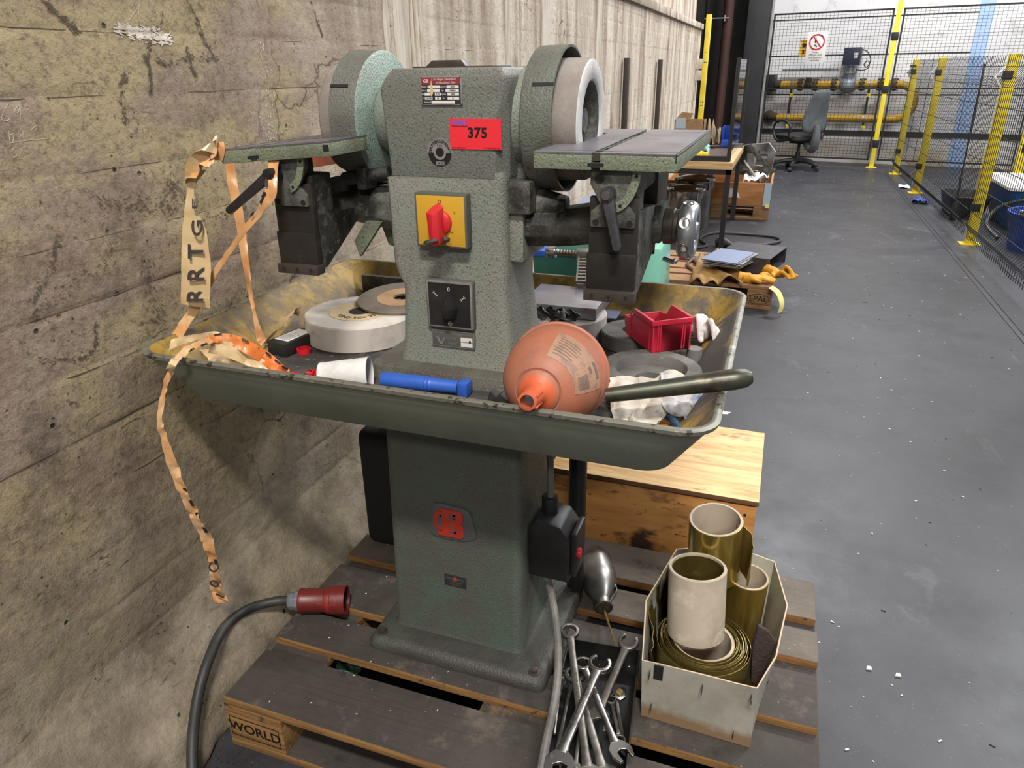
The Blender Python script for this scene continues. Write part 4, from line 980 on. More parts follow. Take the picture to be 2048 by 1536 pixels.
# motor switch box with cables on the right side of the pedestal
bx0, bx1, y0, y1 = -.410, -.318, 1.20, 1.29
sb = obj('starter_box', G().prism([(bx0, .347), (bx1, .347), (bx1, .455), (bx1-.022, .485), (bx0+.018, .497), (bx0, .47)], 'y', y0, y1), 'black', mc, bevel=.006)
obj('box_lid', G().box(bx1, bx1+.013, y0+.008, y1-.008, .36, .47), 'black', sb, bevel=.004)
obj('stop_button', G().cyl((bx1+.012, y0+.02, .418), (bx1+.02, y0+.02, .418), .011, seg=16), 'red', sb, bevel=.001)
obj('gland', G().cyl((-.375, 1.245, .49), (-.375, 1.245, .53), .018, seg=20), 'black', sb, bevel=.003)
obj('gland', G().lathe([(.016, 0), (.016, -.012), (.013, -.016), (.011, -.026)], (-.378, 1.232, .349), (0, 0, 1), 20), 'valve', sb)
obj('motor_cable', G().tube([(-.375, 1.245, .50), (-.374, 1.245, .56), (-.378, 1.25, .63), (-.384, 1.26, .72), (-.385, 1.27, .80)], .0075, 10, sub=4), 'cablegrey', mc)
pts = [onz(1095, 1150, .315), onz(1103, 1190, .285), onz(1112, 1245, .25), onz(1116, 1300, .226), onz(1115, 1360, .212), onz(1106, 1420, .21), onz(1093, 1480, .215), onz(1082, 1540, .22), onz(1068, 1600, .22), onz(1052, 1680, .2), onz(1030, 1760, .16)]
pts[0] = Vector((-.378, 1.232, .325))
obj('supply_cable', G().tube(pts, .0085, 10, sub=4), 'cablegrey', mc)
obj('conduit', G().cyl((-.355, 1.40, .172), (-.355, 1.40, .80), .021, seg=20), 'black', mc)
# ================================================================== THINGS IN THE CHIP TRAY
TF = .8115
def wheel_at(name, label, c, r, h, m, hole=.3, z=TF, cat='grinding wheel', cup=0.):
    t = thing(name, label, cat, (c[0], c[1], z))
    p = [(r*hole, 0), (r-.003, 0), (r, .003), (r, h-.003), (r-.003, h), (r*hole, h)]
    if cup: p = [(r*.3, 0), (r-.003, 0), (r, .003), (r, h-.003), (r-.003, h), (cup, h), (cup-.002, h-.002), (cup-.004, h*.4), (r*.3, h*.4)]
    p.append(p[0])
    obj('stone', G().lathe(p, (0, 0, 0), (0, 0, 1), 64, False, False), m, t, local=True, ang=40)
    return t
wl = wheel_at('grinding_wheel', 'large pale grinding wheel with a cream paper ring, lying left of the machine column', (-.853, 1.333), .124, .056, 'wheelwhite', .15)
lb = obj('paper_ring', G().lathe([(.068, .056), (.068, .0568), (.026, .0568), (.026, .056)], (0, 0, 0), (0, 0, 1), 48, False, False), 'label', wl, local=True)
g = G()
for i, ch in enumerate('KENO·50X·35'):
    a = R(-122)+R(9.5)*i*1.05
    g.text(ch, .017, Matrix.Translation((.05*math.cos(a), .05*math.sin(a), .0572)) @ Matrix.Rotation(a+PI/2, 4, 'Z'))
obj('lettering', g, 'tapeink', lb, local=True)
obj('bore', G().lathe([(.0, .0565), (.024, .0565), (.024, .0575), (.0, .0575)], (0, 0, 0), (0, 0, 1), 32), 'blackm', wl, local=True)
td = thing('cutting_disc', 'thin brown disc with a tan centre lying tilted on the large pale wheel', 'disc', (-.795, 1.425, .876))
Mx = Matrix.Rotation(R(4), 4, 'X')
obj('disc', G().lathe([(.02, 0), (.103, 0), (.103, .004), (.02, .004), (.02, 0)], (0, 0, 0), (0, 0, 1), 56, False, False).move(Mx), 'discbrown', td, local=True)
obj('centre_paper', G().lathe([(.02, .004), (.058, .004), (.058, .0046), (.02, .0046)], (0, 0, 0), (0, 0, 1), 40, False, False).move(Mx), 'disctan', td, local=True)
obj('steel_flat', G().box(-1.0, -.86, 1.585, 1.60, .815, .875), 'castgrey', label='short grey steel flat standing against the rear left tray wall', cat='steel bar', bevel=.002)
# black box with printed label
bb = thing('battery_block', 'small black plastic block with a white printed label, left in the tray', 'box', (-.95, 1.21, TF), R(-9))
obj('case', G().box(-.026, .026, -.05, .05, 0, .029), 'black', bb, local=True, bevel=.002)
lb = obj('printed_label', G().box(-.021, .018, -.032, .04, .029, .0295), 'whitepl', bb, local=True)
g = G()
for k in range(7): g.box(-.017+.0045*k, -.0155+.0045*k, -.028, -.028+.05*(.5+.5*((k*7) % 5)/4), .0295, .0297)
obj('print', g, 'ink', lb, local=True, kind='stuff')
def ring(name, label, c, r, tk, m, z):
    o = obj(name, G().tube([(c[0]+r*math.cos(2*PI*k/24), c[1]+r*math.sin(2*PI*k/24), z) for k in range(24)], tk, 8, True), m, label=label, cat='ring'); return o
g = G().lathe([(.012, 0), (.015, 0), (.015, .011), (.012, .011), (.012, 0)], (-.912, 1.192, TF), (0, 0, 1), 28, False, False)
obj('plastic_ring', g, 'red', label='small red plastic cap ring between the black block and the pale wheel', cat='cap')
ring('seal_ring', 'thin red ring at the tip of the crumpled orange tape', (-.858, 1.068), .0165, .003, 'red', TF+.0035)
# paper cup, marker, debris
cup = thing('paper_cup', 'white paper cup lying on its side at the front edge of the tray', 'cup', (-.72, 1.055, TF))
p0, p1 = Vector((-.767, 1.040, .838)), Vector((-.68, 1.070, .843)); d = (p1-p0).normalized()
obj('cup_wall', G().lathe([(.022, 0), (.0255, .001), (.0255, .012), (.0262, .013), (.031, .092), (.0325, .0925), (.0325, .0945), (.030, .0945), (.0245, .014), (.0, .014)], p0, d, 40, True, True), 'white', cup, ang=50)
g = G()
rnd = random.Random(11)
for k in range(7):
    a = R(50*k); q = p0 + Vector((-.008, rnd.uniform(-.012, .012), rnd.uniform(-.016, .014)))
    g.ribbon([q, q+Vector((-.006, -.004, .004)), q+Vector((-.012, .004, -.003))], [Vector((.001, .006, .006)), Vector((.003, .008, -.004)), Vector((.001, .003, .006))], .0008, 3, .004, k)
obj('candy_wrapper', g, 'red', label='red and white crumpled wrapper behind the paper cup base', cat='wrapper')
mk = thing('blue_marker', 'blue plastic tube with ribbed collar and square cap beside the paper cup', 'marker', (-.57, 1.09, TF))
p0, p1 = Vector((-.664, 1.088, .8265)), Vector((-.489, 1.1, .8265)); d = (p1-p0).normalized()
obj('barrel', G().lathe([(.009, 0), (.0135, .0015), (.0145, .004), (.0145, .088), (.0132, .09), (.0146, .093), (.0132, .096), (.0146, .099), (.0132, .102), (.0128, .104), (.0122, .155)], p0, d, 28), 'marker', mk, ang=30)
obj('cap', G().box(-.507, -.487, 1.085, 1.113, .8125, .8405), 'marker', mk, bevel=.004)
obj('clip_debris', G().prism([(-.43, .812), (-.39, .812), (-.385, .83), (-.395, .845), (-.40, .832), (-.412, .842), (-.42, .835), (-.432, .846), (-.437, .83)], 'y', 1.06, 1.082), 'shoe', label='torn black plastic clip in front of the funnel neck', cat='scrap', bevel=.002)
# right half
wr = wheel_at('grinding_wheel', 'cream grinding wheel behind the column with dark shavings on top', (-.415, 1.476), .094, .054, 'wheelwhite', .25)
g = G()
rnd = random.Random(5)
for k in range(7):
    x, y = -.435+rnd.uniform(-.02, .05), 1.405+rnd.uniform(-.012, .02)
    q = Vector((x, y, TF+.056)); a = rnd.uniform(0, PI)
    w0 = Vector((math.cos(a)*.015, math.sin(a)*.01, .006))
    g.ribbon([q, q+Vector((.006, .002, .014)), q+Vector((.016, -.006, .02)), q+Vector((.024, -.01, .012))], [w0, w0*.9, w0*.7, w0*.3], .0012, 4, .006, k)
obj('foil_scrap', g, 'black', label='crumpled black foil scraps on the cream wheel right of the column', cat='scrap')
wheel_at('grinding_wheel', 'dark grey flat grinding wheel under the red bin', (-.257, 1.462), .07, .033, 'wheelgrey', .35)
wheel_at('grinding_wheel', 'grey cup grinding wheel with open ring top in front of the red bin', (-.183, 1.25), .094, .038, 'wheelgrey', .3, cup=.068)
obj('wood_plug', G().cyl((-.118, 1.385, TF), (-.118, 1.385, TF+.034), .016, .015), 'wheelgrey', label='small grey stone cylinder under the right corner of the red bin', cat='stone')
obj('cast_washer', G().lathe([(.01, 0), (.026, 0), (.026, .006), (.012, .012), (.010, .012), (.010, 0)], (-.355, 1.352, TF), (0, 0, 1), 24, False, False), 'shoe', label='small dark flanged washer at the right foot of the column', cat='washer')
# steel block and box at the back
obj('steel_block', G().box(-.505, -.333, 1.43, 1.585, .8665, .893), 'block', label='heavy ground steel block lying on the cream wheel behind the column', cat='steel block', bevel=.0015)
sb = thing('tool_box', 'small box with a shiny blue-silver lid at the rear tray wall', 'box', (-.35, 1.6, TF))
obj('case', G().box(-.378, -.318, 1.565, 1.625, TF, .828), 'castgrey', sb, bevel=.0015)
obj('lid', G().box(-.38, -.316, 1.563, 1.627, .828, .832), 'sheetblue', sb, bevel=.001)
# clamp across the rear rim
cl = thing('screw_clamp', 'steel bar clamp with blue handle lying across the rear tray rim', 'clamp', (-.43, 1.66, .90))
A, B = Vector((-.403, 1.57, .902)), Vector((-.452, 1.775, .918)); d = (B-A).normalized(); s = d.cross(Vector((0, 0, 1))).normalized()
Mx = Matrix(((d.x, s.x, 0, A.x), (d.y, s.y, 0, A.y), (d.z, s.z, 1, A.z), (0, 0, 0, 1))); L = (B-A).length
obj('rail', G().box(0, L, -.013, -.009, -.005, .009, Mx).box(0, L, .009, .013, -.005, .009, Mx).box(0, L, -.011, .011, -.004, .002, Mx), 'steel2', cl)
for k in range(9): obj('notch', G().box(.01+k*.023, .02+k*.023, -.009, .009, .002, .006, Mx), 'steel', cl)
obj('sliding_head', G().box(L-.022, L+.006, -.017, .017, -.008, .02, Mx), 'steel2', cl, bevel=.002)
H1 = Mx @ Vector((L-.008, .02, .008)); H0 = ony(1112, 535, H1.y); H2 = ony(1060, 537, H1.y)
H0.z = H2.z = H1.z
u = (H0-H1).normalized()
obj('spindle', G().lathe([(.0065 if k % 2 else .0082, k*.004) for k in range(int((H0-H1).length/.004)+2)], H1, u, 14), 'steel2', cl, ang=20)
obj('ferrule', G().cyl(H0, H0+u*.024, .0155, seg=24), 'chrome', cl, bevel=.001)
obj('handle', G().lathe([(.012, 0), (.0165, .004), (.0175, .02), (.0165, .05), (.0145, .062), (.009, .067), (0, .068)], H0+u*.024, u, 6), 'marker', cl, bevel=.002, ang=50)
# red bin
rb = thing('storage_bin', 'red plastic storage bin with an open low front, standing on the wheels', 'bin', (-.194, 1.319, TF+.0385), math.atan2(.049, .069))
Wd, Ln, Ht = .083, .132, .066
g = G()
o4 = [(.003, .003), (Wd-.003, .003), (Wd-.003, Ln-.012), (.003, Ln-.012)]
g.prism(o4, 'z', 0, .0025)
def wallq(a, b, za, zb, th=.0025):
    a, b = Vector(a), Vector(b); u = (b-a).normalized(); n_ = Vector((-u.y, u.x))
    pts = [Vector((a.x, a.y, 0)), Vector((b.x, b.y, 0)), Vector((b.x, b.y, zb)), Vector((a.x, a.y, za))]
    q = [p+Vector((n_.x*th, n_.y*th, 0)) for p in pts]
    g.verts(pts+q, [(0, 1, 2, 3), (7, 6, 5, 4), (0, 4, 5, 1), (1, 5, 6, 2), (2, 6, 7, 3), (3, 7, 4, 0)])
# back wall, side walls cut down towards the open front, slanted low front
g.prism([(0, Ht), (Wd, Ht), (Wd-.003, 0), (.003, 0)], 'y', 0, .003)
for x0, x1 in ((0, .003), (Wd-.003, Wd)):
    g.prism([(0, Ht), (Ln*.62, Ht), (Ln*.76, Ht*.62), (Ln+.004, Ht*.55), (Ln-.012, 0), (0, 0)], 'x', x0, x1)
g.prism([(Ln-.012, 0), (Ln-.015, 0), (Ln, Ht*.55), (Ln+.004, Ht*.55)], 'x', 0, Wd)
obj('body', g, 'redbin', rb, local=True, bevel=.0012)
g = G().box(-.003, Wd+.003, -.003, .004, Ht-.010, Ht).box(-.003, .001, 0, Ln*.62, Ht-.010, Ht).box(Wd-.001, Wd+.003, 0, Ln*.62, Ht-.010, Ht)
obj('rim', g, 'redbin', rb, local=True, bevel=.001)
for x in (.012, .017, Wd-.014, Wd-.019): obj('rib', G().box(x-.0012, x+.0012, -.0016, .001, .003, Ht-.01), 'redbin', rb, local=True)
for y in (.012, .10): obj('rib', G().box(-.0016, .001, y-.0015, y+.0015, .003, Ht-.012), 'redbin', rb, local=True)
# white work glove in the corner
def glove(name, label, c, ang, m, size=1., curl=.02, cat='glove', seed=0, flat=.55, rem=.0035):
    rnd = random.Random(seed)
    Mx = Matrix.Translation(Vector(c)) @ Matrix.Rotation(ang, 4, 'Z') @ Matrix.Scale(size, 4)
    g = G()
    g.ball(Mx @ Vector((0, 0, .016)), .04*size, 18, (1.15, .95, flat), Matrix.Rotation(ang, 4, 'Z'))
    for k, (y, L) in enumerate(((-.027, .062), (-.009, .072), (.010, .068), (.027, .054))):
        b = rnd.uniform(-.006, .006); z1 = .014+rnd.uniform(0, curl)
        g.tube([Mx @ Vector(p) for p in ((.02, y, .016), (.045, y*1.15, z1+.006), (.045+L*.5, y*1.3+b, z1), (.04+L, y*1.35+b*2, .012))], [.0125*size, .0115*size, .0105*size, .008*size], 9, sub=3)
    g.tube([Mx @ Vector(p) for p in ((-.01, -.03, .016), (.005, -.052, .018), (.03, -.066, .014))], [.0135*size, .012*size, .009*size], 9, sub=3)
    g.tube([Mx @ Vector(p) for p in ((-.02, 0, .017), (-.05, 0, .018), (-.085, .004, .02))], [.03*size, .029*size, .033*size], 12, sub=2)
    return obj(name, g, m, label=label, cat=cat, remesh=rem)
glove('work_glove', 'white cotton work glove crumpled behind the red bin in the tray corner', (-.115, 1.50, .836), R(-75), 'cottonw', .62, .06, seed=2, flat=.9)
# cloths over the cup wheel
def cloth(name, label, c00, c10, c11, c01, m, amp, seed, cat='cloth', n=26, th=.002):
    c00, c10, c11, c01 = map(Vector, (c00, c10, c11, c01))
    def f(u, v):
        p = (c00*(1-u)*(1-v)+c10*u*(1-v)+c11*u*v+c01*(1-u)*v)
        w_ = noise.noise(Vector((u*3+seed, v*3, seed*1.7)))
        w2 = noise.noise(Vector((u*6+seed, v*5, seed)))
        e = noise.noise(Vector((u*5, v*5, seed+9)))
        return p + Vector((e*.012, w2*.01, abs(w_)*amp*1.2 + w2*amp*.22 + abs(noise.noise(Vector((u*3.2+seed, v*2.0+u*2, seed))))*amp*1.1))
    return obj(name, G().sheet(f, n, n, th), m, label=label, cat=cat, ang=70)
cloth('cleaning_rag', 'dirty cream cotton rag under the steel bar, next to the orange funnel', (-.205, 1.03, .822), (-.142, 1.035, .822), (-.105, 1.19, .858), (-.245, 1.16, .854), 'cotton', .016, 3)
cloth('knit_cloth', 'grey cotton cloth with blue yarn bunched at the right end of the steel bar', (-.155, 1.10, .845), (-.082, 1.068, .83), (-.072, 1.155, .86), (-.15, 1.17, .872), 'cottonblue', .014, 8, n=22)
# long worn handle
P0, P1 = onz(1236, 788, .888), onz(1507, 754, .924); d = (P1-P0).normalized(); L = (P1-P0).length
obj('tapered_bar', G().lathe([(.0115, -.02), (.0122, 0), (.0142, L*.45), (.0166, L*.75), (.0168, L*.86), (.0145, L*.95), (.009, L*.99), (0, L)], P0, d, 28), 'bar', label='long tapered steel bar leaning over the right tray rim', cat='bar')
# funnel
fu = thing('funnel', 'dusty orange plastic funnel lying with its spout on the front tray rim', 'funnel', (-.31, 1.0, TF))
T_, Mc = Vector((-.3045, .890, .9195)), Vector((-.306, 1.06, .898)); d = (Mc-T_).normalized(); L = (Mc-T_).length
prof = [(.0105, 0), (.014, .001), (.0155, .034), (.0175, .038), (.019, .040), (.029, .047), (.034, .051), (.0345, .0545), (.0375, .0535), (.046, .0575), (.062, .075), (.075, .103), (.0815, .13), (.083, L-.004), (.086, L-.002), (.086, L)]
inner = [(.083, L), (.0795, .13), (.073, .104), (.06, .077), (.029, .052), (.0145, .034), (.0115, .002)]
g = G().lathe(prof+inner+[prof[0]], T_, d, 64, False, False, mis=[1, 1, 1, 1, 1]+[0]*10+[1]*9)
obj('shell', g, ['orange', 'orangein'], fu, ang=40)
for k in range(5):
    a = 2*PI*k/5+.2; u_ = d.orthogonal().normalized(); v_ = d.cross(u_)
    n_ = u_*math.cos(a)+v_*math.sin(a); t_ = d.cross(n_)
    Mx = Matrix(((d.x, t_.x, n_.x, T_.x), (d.y, t_.y, n_.y, T_.y), (d.z, t_.z, n_.z, T_.z), (0, 0, 0, 1)))
    obj('spout_rib', G().box(.004, .032, -.0012, .0012, .013, .0168, Mx), 'orangein', fu)
# paper label that follows the cone
u_ = Vector((0, 0, 1)); u_ = (u_-d*u_.dot(d)).normalized(); v_ = u_.cross(d)
def cone(a, h, off=.0006):
    pr = [(.046, .0575), (.062, .075), (.075, .103), (.0815, .13), (.083, .156)]
    h = max(pr[0][1], min(pr[-1][1], h))
    for (r0, h0), (r1, h1) in zip(pr, pr[1:]):
        if h0 <= h <= h1: r = r0+(r1-r0)*(h-h0)/(h1-h0); break
    return T_ + d*h + (u_*math.cos(a)+v_*math.sin(a))*(r+off)
def patch(a0, a1, h0, h1, off, n=10, m_=8):
    g = G(); rows = [[cone(a0+(a1-a0)*i/n, h0+(h1-h0)*j/m_, off) for j in range(m_+1)] for i in range(n+1)]
    g.rings(rows, False, False, False); return g
sgn_ = 1 if (v_.x > 0) else -1
pl_ = obj('paper_label', patch(sgn_*R(8), sgn_*R(92), .066, .122, .0007), 'funlabel', fu)
g = G()
def addp(a0, a1, h0, h1):
    rows = [[cone(sgn_*(a0+(a1-a0)*i/3), h0+(h1-h0)*j/3, .0011) for j in range(4)] for i in range(4)]
    g.rings(rows, False, False, False)
for k in range(9): addp(R(68)+k*R(2.1), R(69.2)+k*R(2.1), .072, .092)
for k in range(7): addp(R(14), R(14+24+(k*5) % 9), .072+k*.0055, .0735+k*.0055)
addp(R(60), R(80), .112, .119)
for k in range(8):
    addp(R(62), R(70), .098, .103)
obj('print', g, 'funink', pl_, kind='stuff')
# hose ring and rust disc in the near right corner
obj('hose_end', G().tube([onz(1298, 818, .832), onz(1322, 824, .832), onz(1343, 838, .83), onz(1357, 858, .826), onz(1362, 880, .822)], .0065, 10, sub=4), 'hosebl', label='dark blue hose piece curving below the knit cloth', cat='hose')
c = onz(1312, 858, TF)
obj('rusty_disc', G().lathe([(0, 0), (.036, 0), (.038, .003), (.036, .006), (0, .007)], (c.x, c.y, TF), (0, 0, 1), 28), 'rust', label='rust-orange scaled disc under the hose in the near tray corner', cat='disc')
g = G(); rnd = random.Random(9)
for k in range(420):
    x, y = rnd.uniform(-.96, -.13), rnd.uniform(.98, 1.6)
    if -.73 < x < -.40 and 1.12 < y < 1.39: continue
    s_ = rnd.choice((.0012, .0016, .0025)); a = rnd.uniform(0, PI)
    Mx = Matrix.Translation((x, y, TF+.001)) @ Matrix.Rotation(a, 4, 'Z')
    g.box(-s_*1.6, s_*1.6, -s_*.5, s_*.5, 0, s_*.7, Mx)
obj('grinding_swarf', g, 'wheelgrey', label='grey grinding swarf scattered over the tray floor', cat='swarf', kind='stuff')

# ================================================================== BARRIER TAPE
def px_ribbon(name, pts, hw, m, label=None, plane=None, th=.0006, crumple=.004, seed=0, parent=None, dirs=None):
    P = []
    for q in pts:
        k, v = q[2]
        P.append({'x': onx, 'y': ony, 'z': onz}[k](q[0], q[1], v))
    W = []
    for i, h in enumerate(hw):
        if isinstance(h, (tuple, list)): W.append(AR*h[0]+AU*h[1])
        else:
            t = (P[min(i+1, len(P)-1)]-P[max(i-1, 0)]).normalized(); s_ = t.cross(AF).normalized()
            if s_.dot(AR) < 0: s_ = -s_
            W.append(s_*h)
    for i in range(1, len(W)):
        if W[i].dot(W[i-1]) < 0: W[i] = -W[i]
    return obj(name, G().ribbon(P, W, th, 6, crumple, seed), m, parent, label=label, cat='tape' if label else None, ang=30), P, W
def dashes(P, W, parent, ts, side=1, wd=.28, ln=.012):
    """printed black dashes along one edge of a strip"""
    for t in ts:
        i = min(int(t), len(P)-2); f = t-i
        c = P[i].lerp(P[i+1], f); w_ = W[i].lerp(W[i+1], f); d = (P[i+1]-P[i]).normalized()
        c = c + w_*side*(1-wd*.5) - AF*.0035
        g = G().ribbon([c-d*ln*.5, c+d*ln*.5], [w_*wd*.5, w_*wd*.5], .0005, 1)
        obj('print_dash', g, 'tapeink', parent)
bt = thing('barrier_tape', 'cream and orange barrier tape knotted over the left table corner, letters RRTG hanging down', 'tape', (-.98, 1.03, .95))
y_ = ('y', 1.036)
tp, P, W = px_ribbon('tape_strip', [(436, 291, ('y', 1.046)), (418, 287, ('y', 1.03)), (404, 308, y_), (391, 342, y_), (381, 376, y_), (383, 420, y_), (389, 470, y_), (392, 540, ('y', 1.03)), (391, 612, ('y', 1.026))],
          [(.002, .016), (.012, .012), (.022, .004), (.019, .002), (.007, 0), (.013, 0), (.023, 0), (.0275, -.001), (.0275, -.004)], 'tape', crumple=.0035, seed=4, parent=bt)
px_ribbon('tape_fold', [(434, 300, ('y', 1.043)), (420, 318, ('y', 1.03)), (402, 338, ('y', 1.028)), (384, 350, ('y', 1.03)), (374, 362, ('y', 1.033))], [(.006, .022), (.012, .014), (.011, .010), (.005, .008), (.003, .005)], 'tapeor', crumple=.008, seed=6, parent=bt)
px_ribbon('tape_fold', [(434, 284, ('y', 1.05)), (436, 300, ('y', 1.0475)), (434, 320, ('y', 1.05))], [(.012, 0), (.012, 0), (.011, 0)], 'tapeor', crumple=.003, seed=9, parent=bt)
g = G()
for ch, px, py, sx, ly in (('R', 392, 592, 1, 1.0235), ('R', 394, 549, 1, 1.0258), ('T', 393, 503, .9, 1.029), ('G', 395, 456, .62, 1.032), ('E', 390, 408, .3, 1.032)):
    c = ony(px, py, ly)
    Mx = basis(c, AU, -AR) @ Matrix.Diagonal((1, sx, 1, 1))
    g.text(ch, .045, Mx, bold=.012)
obj('lettering', g, 'tapeink', tp)
# strand twisted round the clamp lever and down to the tray corner
_o, Ps, Ws = px_ribbon('tape_strand', [(548, 322, ('y', 1.06)), (544, 352, ('y', 1.04)), (541, 385, ('y', 1.03)), (528, 410, ('y', 1.03)), (482, 470, ('y', 1.04)), (440, 530, ('y', 1.05)), (415, 570, ('y', 1.05)), (390, 612, ('y', 1.04)), (368, 650, ('y', 1.03)), (346, 686, ('y', 1.01))],
          [.010, .009, .011, .008, .006, .006, .007, .009, .010, .011], 'tapeor', crumple=.005, seed=14, parent=bt)
dashes(Ps, Ws, bt, (1.5, 2.4, 2.9, 3.4), -1, .5, .012)
px_ribbon('tape_strand', [(456, 312, ('y', 1.25)), (464, 360, ('y', 1.25)), (474, 410, ('y', 1.24)), (484, 470, ('y', 1.23)), (494, 540, ('y', 1.21)), (504, 600, ('y', 1.19)), (513, 645, ('y', 1.18)), (521, 672, ('y', 1.175)), (527, 692, ('y', 1.17))],
          [.009, .010, .010, .009, .007, .004, .005, .009, .009], 'tapeor', crumple=.004, seed=15, parent=bt)
# heap in the tray, loose end hanging over the rim and down the wall
ht = thing('barrier_tape', 'orange barrier tape heaped in the left tray corner, one end hanging down the wall', 'tape', (-.92, 1.03, TF))
px_ribbon('tape_strip', [(340, 690, ('z', .906)), (362, 682, ('z', .91)), (395, 674, ('z', .912)), (430, 668, ('z', .908)), (446, 674, ('z', .902))], [(.002, .010), (.002, .008), (.001, .006), (.001, .005), (.001, .004)], 'tape', crumple=.005, seed=21, parent=ht)
_o, Po, Wo = px_ribbon('orange_edge', [(412, 680, ('z', .905)), (438, 676, ('z', .905)), (470, 682, ('z', .895)), (500, 697, ('z', .88)), (530, 716, ('z', .862)), (556, 735, ('z', .846)), (576, 747, ('z', .83))], [(.001, .006), (.002, .009), (.003, .011), (.005, .012), (.006, .011), (.006, .008), (.005, .005)], 'tapedeep', crumple=.008, seed=22, parent=ht)
dashes(Po, Wo, ht, (.9, 1.9, 2.6, 3.3, 4.1, 4.8, 5.5), 1 if Wo[2].dot(AU) > 0 else -1, .35, .013)
px_ribbon('tape_fold', [(420, 693, ('z', .89)), (460, 700, ('z', .88)), (500, 716, ('z', .86)), (540, 736, ('z', .842)), (568, 750, ('z', .826))], [(.003, .012), (.004, .015), (.005, .015), (.004, .012), (.003, .006)], 'tape', crumple=.006, seed=23, parent=ht)
px_ribbon('tape_fold', [(392, 712, ('z', .85)), (430, 712, ('z', .85)), (470, 716, ('z', .845)), (500, 726, ('z', .838))], [(.002, .012), (.002, .014), (.002, .013), (.002, .008)], 'tape', crumple=.005, seed=24, parent=ht)
px_ribbon('tape_fold', [(478, 728, ('z', .845)), (500, 738, ('z', .84)), (530, 745, ('z', .835)), (565, 752, ('z', .825))], [(.008, .014), (.004, .018), (.003, .016), (.002, .007)], 'tape', crumple=.006, seed=25, parent=ht)
px_ribbon('tape_fold', [(600, 622, ('z', .86)), (585, 622, ('z', .868)), (570, 645, ('z', .858)), (545, 672, ('z', .845)), (522, 692, ('z', .83))], [(.004, .012), (.008, .006), (.012, .012), (.010, .014), (.008, .010)], 'tape', crumple=.004, seed=26, parent=ht)
_o, Ph, Wh = px_ribbon('hanging_end', [(424, 680, ('z', .905)), (395, 690, ('z', .908)), (366, 706, ('z', .908)), (346, 730, ('z', .904)), (334, 756, ('y', .885)), (322, 800, ('y', .88)), (321, 840, ('y', .88)), (328, 880, ('y', .88)), (345, 930, ('y', .885)), (362, 975, ('y', .89)), (380, 1010, ('y', .9)), (396, 1045, ('y', .91)), (412, 1075, ('y', .92)), (424, 1110, ('y', .93)), (430, 1150, ('y', .94)), (432, 1180, ('y', .945)), (446, 1204, ('y', .95))],
          [.006, .006, .006, .006, .006, .0055, .006, .007, .009, .010, .009, .011, .012, .010, .011, .013, .012], 'tapeor', crumple=.007, seed=27, parent=ht)
dashes(Ph, Wh, ht, (.6, 1.5, 9.2, 9.9, 10.6, 11.5, 13.3), 1, .6, .016)
g = G()
for ch, px, py, yy in (('1', 441, 1192, .936), ('0', 430, 1168, .93), ('C', 428, 1136, .92)):
    c = ony(px, py, yy)
    g.text(ch, .03, basis(c, AU*.9+AR*.4, -AR*.9+AU*.4), bold=.015)
obj('lettering', g, 'tapeink', ht)
# ================================================================== ON THE PALLET
# red five-pin plug with its cable
PZ = .144
pg = thing('power_plug', 'dark red industrial plug on a thick black cable, lying on the pallet by the wall', 'plug', (-.92, 1.15, PZ))
a, b = Vector((-1.0, 1.118, PZ+.034)), Vector((-.868, 1.165, PZ+.036)); d = (b-a).normalized(); L = (b-a).length
obj('gland_nut', G().lathe([(.012, -.004), (.019, -.002), (.022, .004), (.022, .014), (.025, .016), (.025, .026), (.02, .028)], a, d, 8), 'valve', pg, bevel=.001)
obj('body', G().lathe([(.02, .024), (.029, .026), (.030, .034), (.0285, .038), (.029, .09), (.032, .092), (.033, .098), (.033, .104), (.0345, .106), (.0345, L), (.031, L), (.030, L-.03), (0, L-.03)], a, d, 40), 'ceered', pg, ang=30)
Mx = Matrix(((d.x, -d.y, 0, a.x), (d.y, d.x, 0, a.y), (0, 0, 1, a.z), (0, 0, 0, 1)))
obj('keyway', G().box(.088, L, -.006, .006, -.0385, -.03, Mx), 'ceered', pg, bevel=.001)
cab = [a+d*.002, a-d*.03, Vector((-1.062, 1.075, .18)), Vector((-1.074, 1.03, .19)), Vector((-1.07, .965, .197)), Vector((-1.046, .885, .18)), Vector((-1.032, .83, .14)), Vector((-1.012, .775, .075)), Vector((-.975, .725, .03)), Vector((-.93, .685, .012)), Vector((-.86, .67, .012)), Vector((-.79, .72, .012)), Vector((-.77, .80, .012))]
obj('cable', G().tube(cab, .0115, 12, sub=5), 'rubber', pg)
# oil can
oc = thing('oil_can', 'bulbous dull metal oil can lying on its side with a thin spout', 'oil can', (-.31, 1.43, PZ))
a, b = Vector((-.328, 1.505, PZ+.045)), Vector((-.270, 1.352, PZ+.026)); d = (b-a).normalized(); L = (b-a).length
obj('body', G().lathe([(0, 0), (.032, .001), (.039, .006), (.041, .02), (.045, .05), (.045, .08), (.039, .107), (.027, .132), (.0205, .143), (.0195, .150), (.0215, L-.004), (.0225, L), (.018, L+.001), (.016, L-.008), (0, L-.010)], a, d, 40), 'alu', oc, ang=50)
s_ = d.cross(Vector((0, 0, 1))).normalized()
if s_.x < 0: s_ = -s_
q = a+d*.105+s_*.034+Vector((0, 0, .012))
obj('lever', G().ribbon([q, q+d*.022+s_*.002, q+d*.045-s_*.012, q+d*.058-s_*.02], [Vector((0, 0, .006))]*4, .002, 4), 'steel', oc)
tip = onz(1230, 1290, .208)
obj('spout', G().tube([b-d*.01, b+d*.01, b*.5+tip*.5, tip], [.004, .0034, .0028, .0022], 8), 'brassdark', oc)
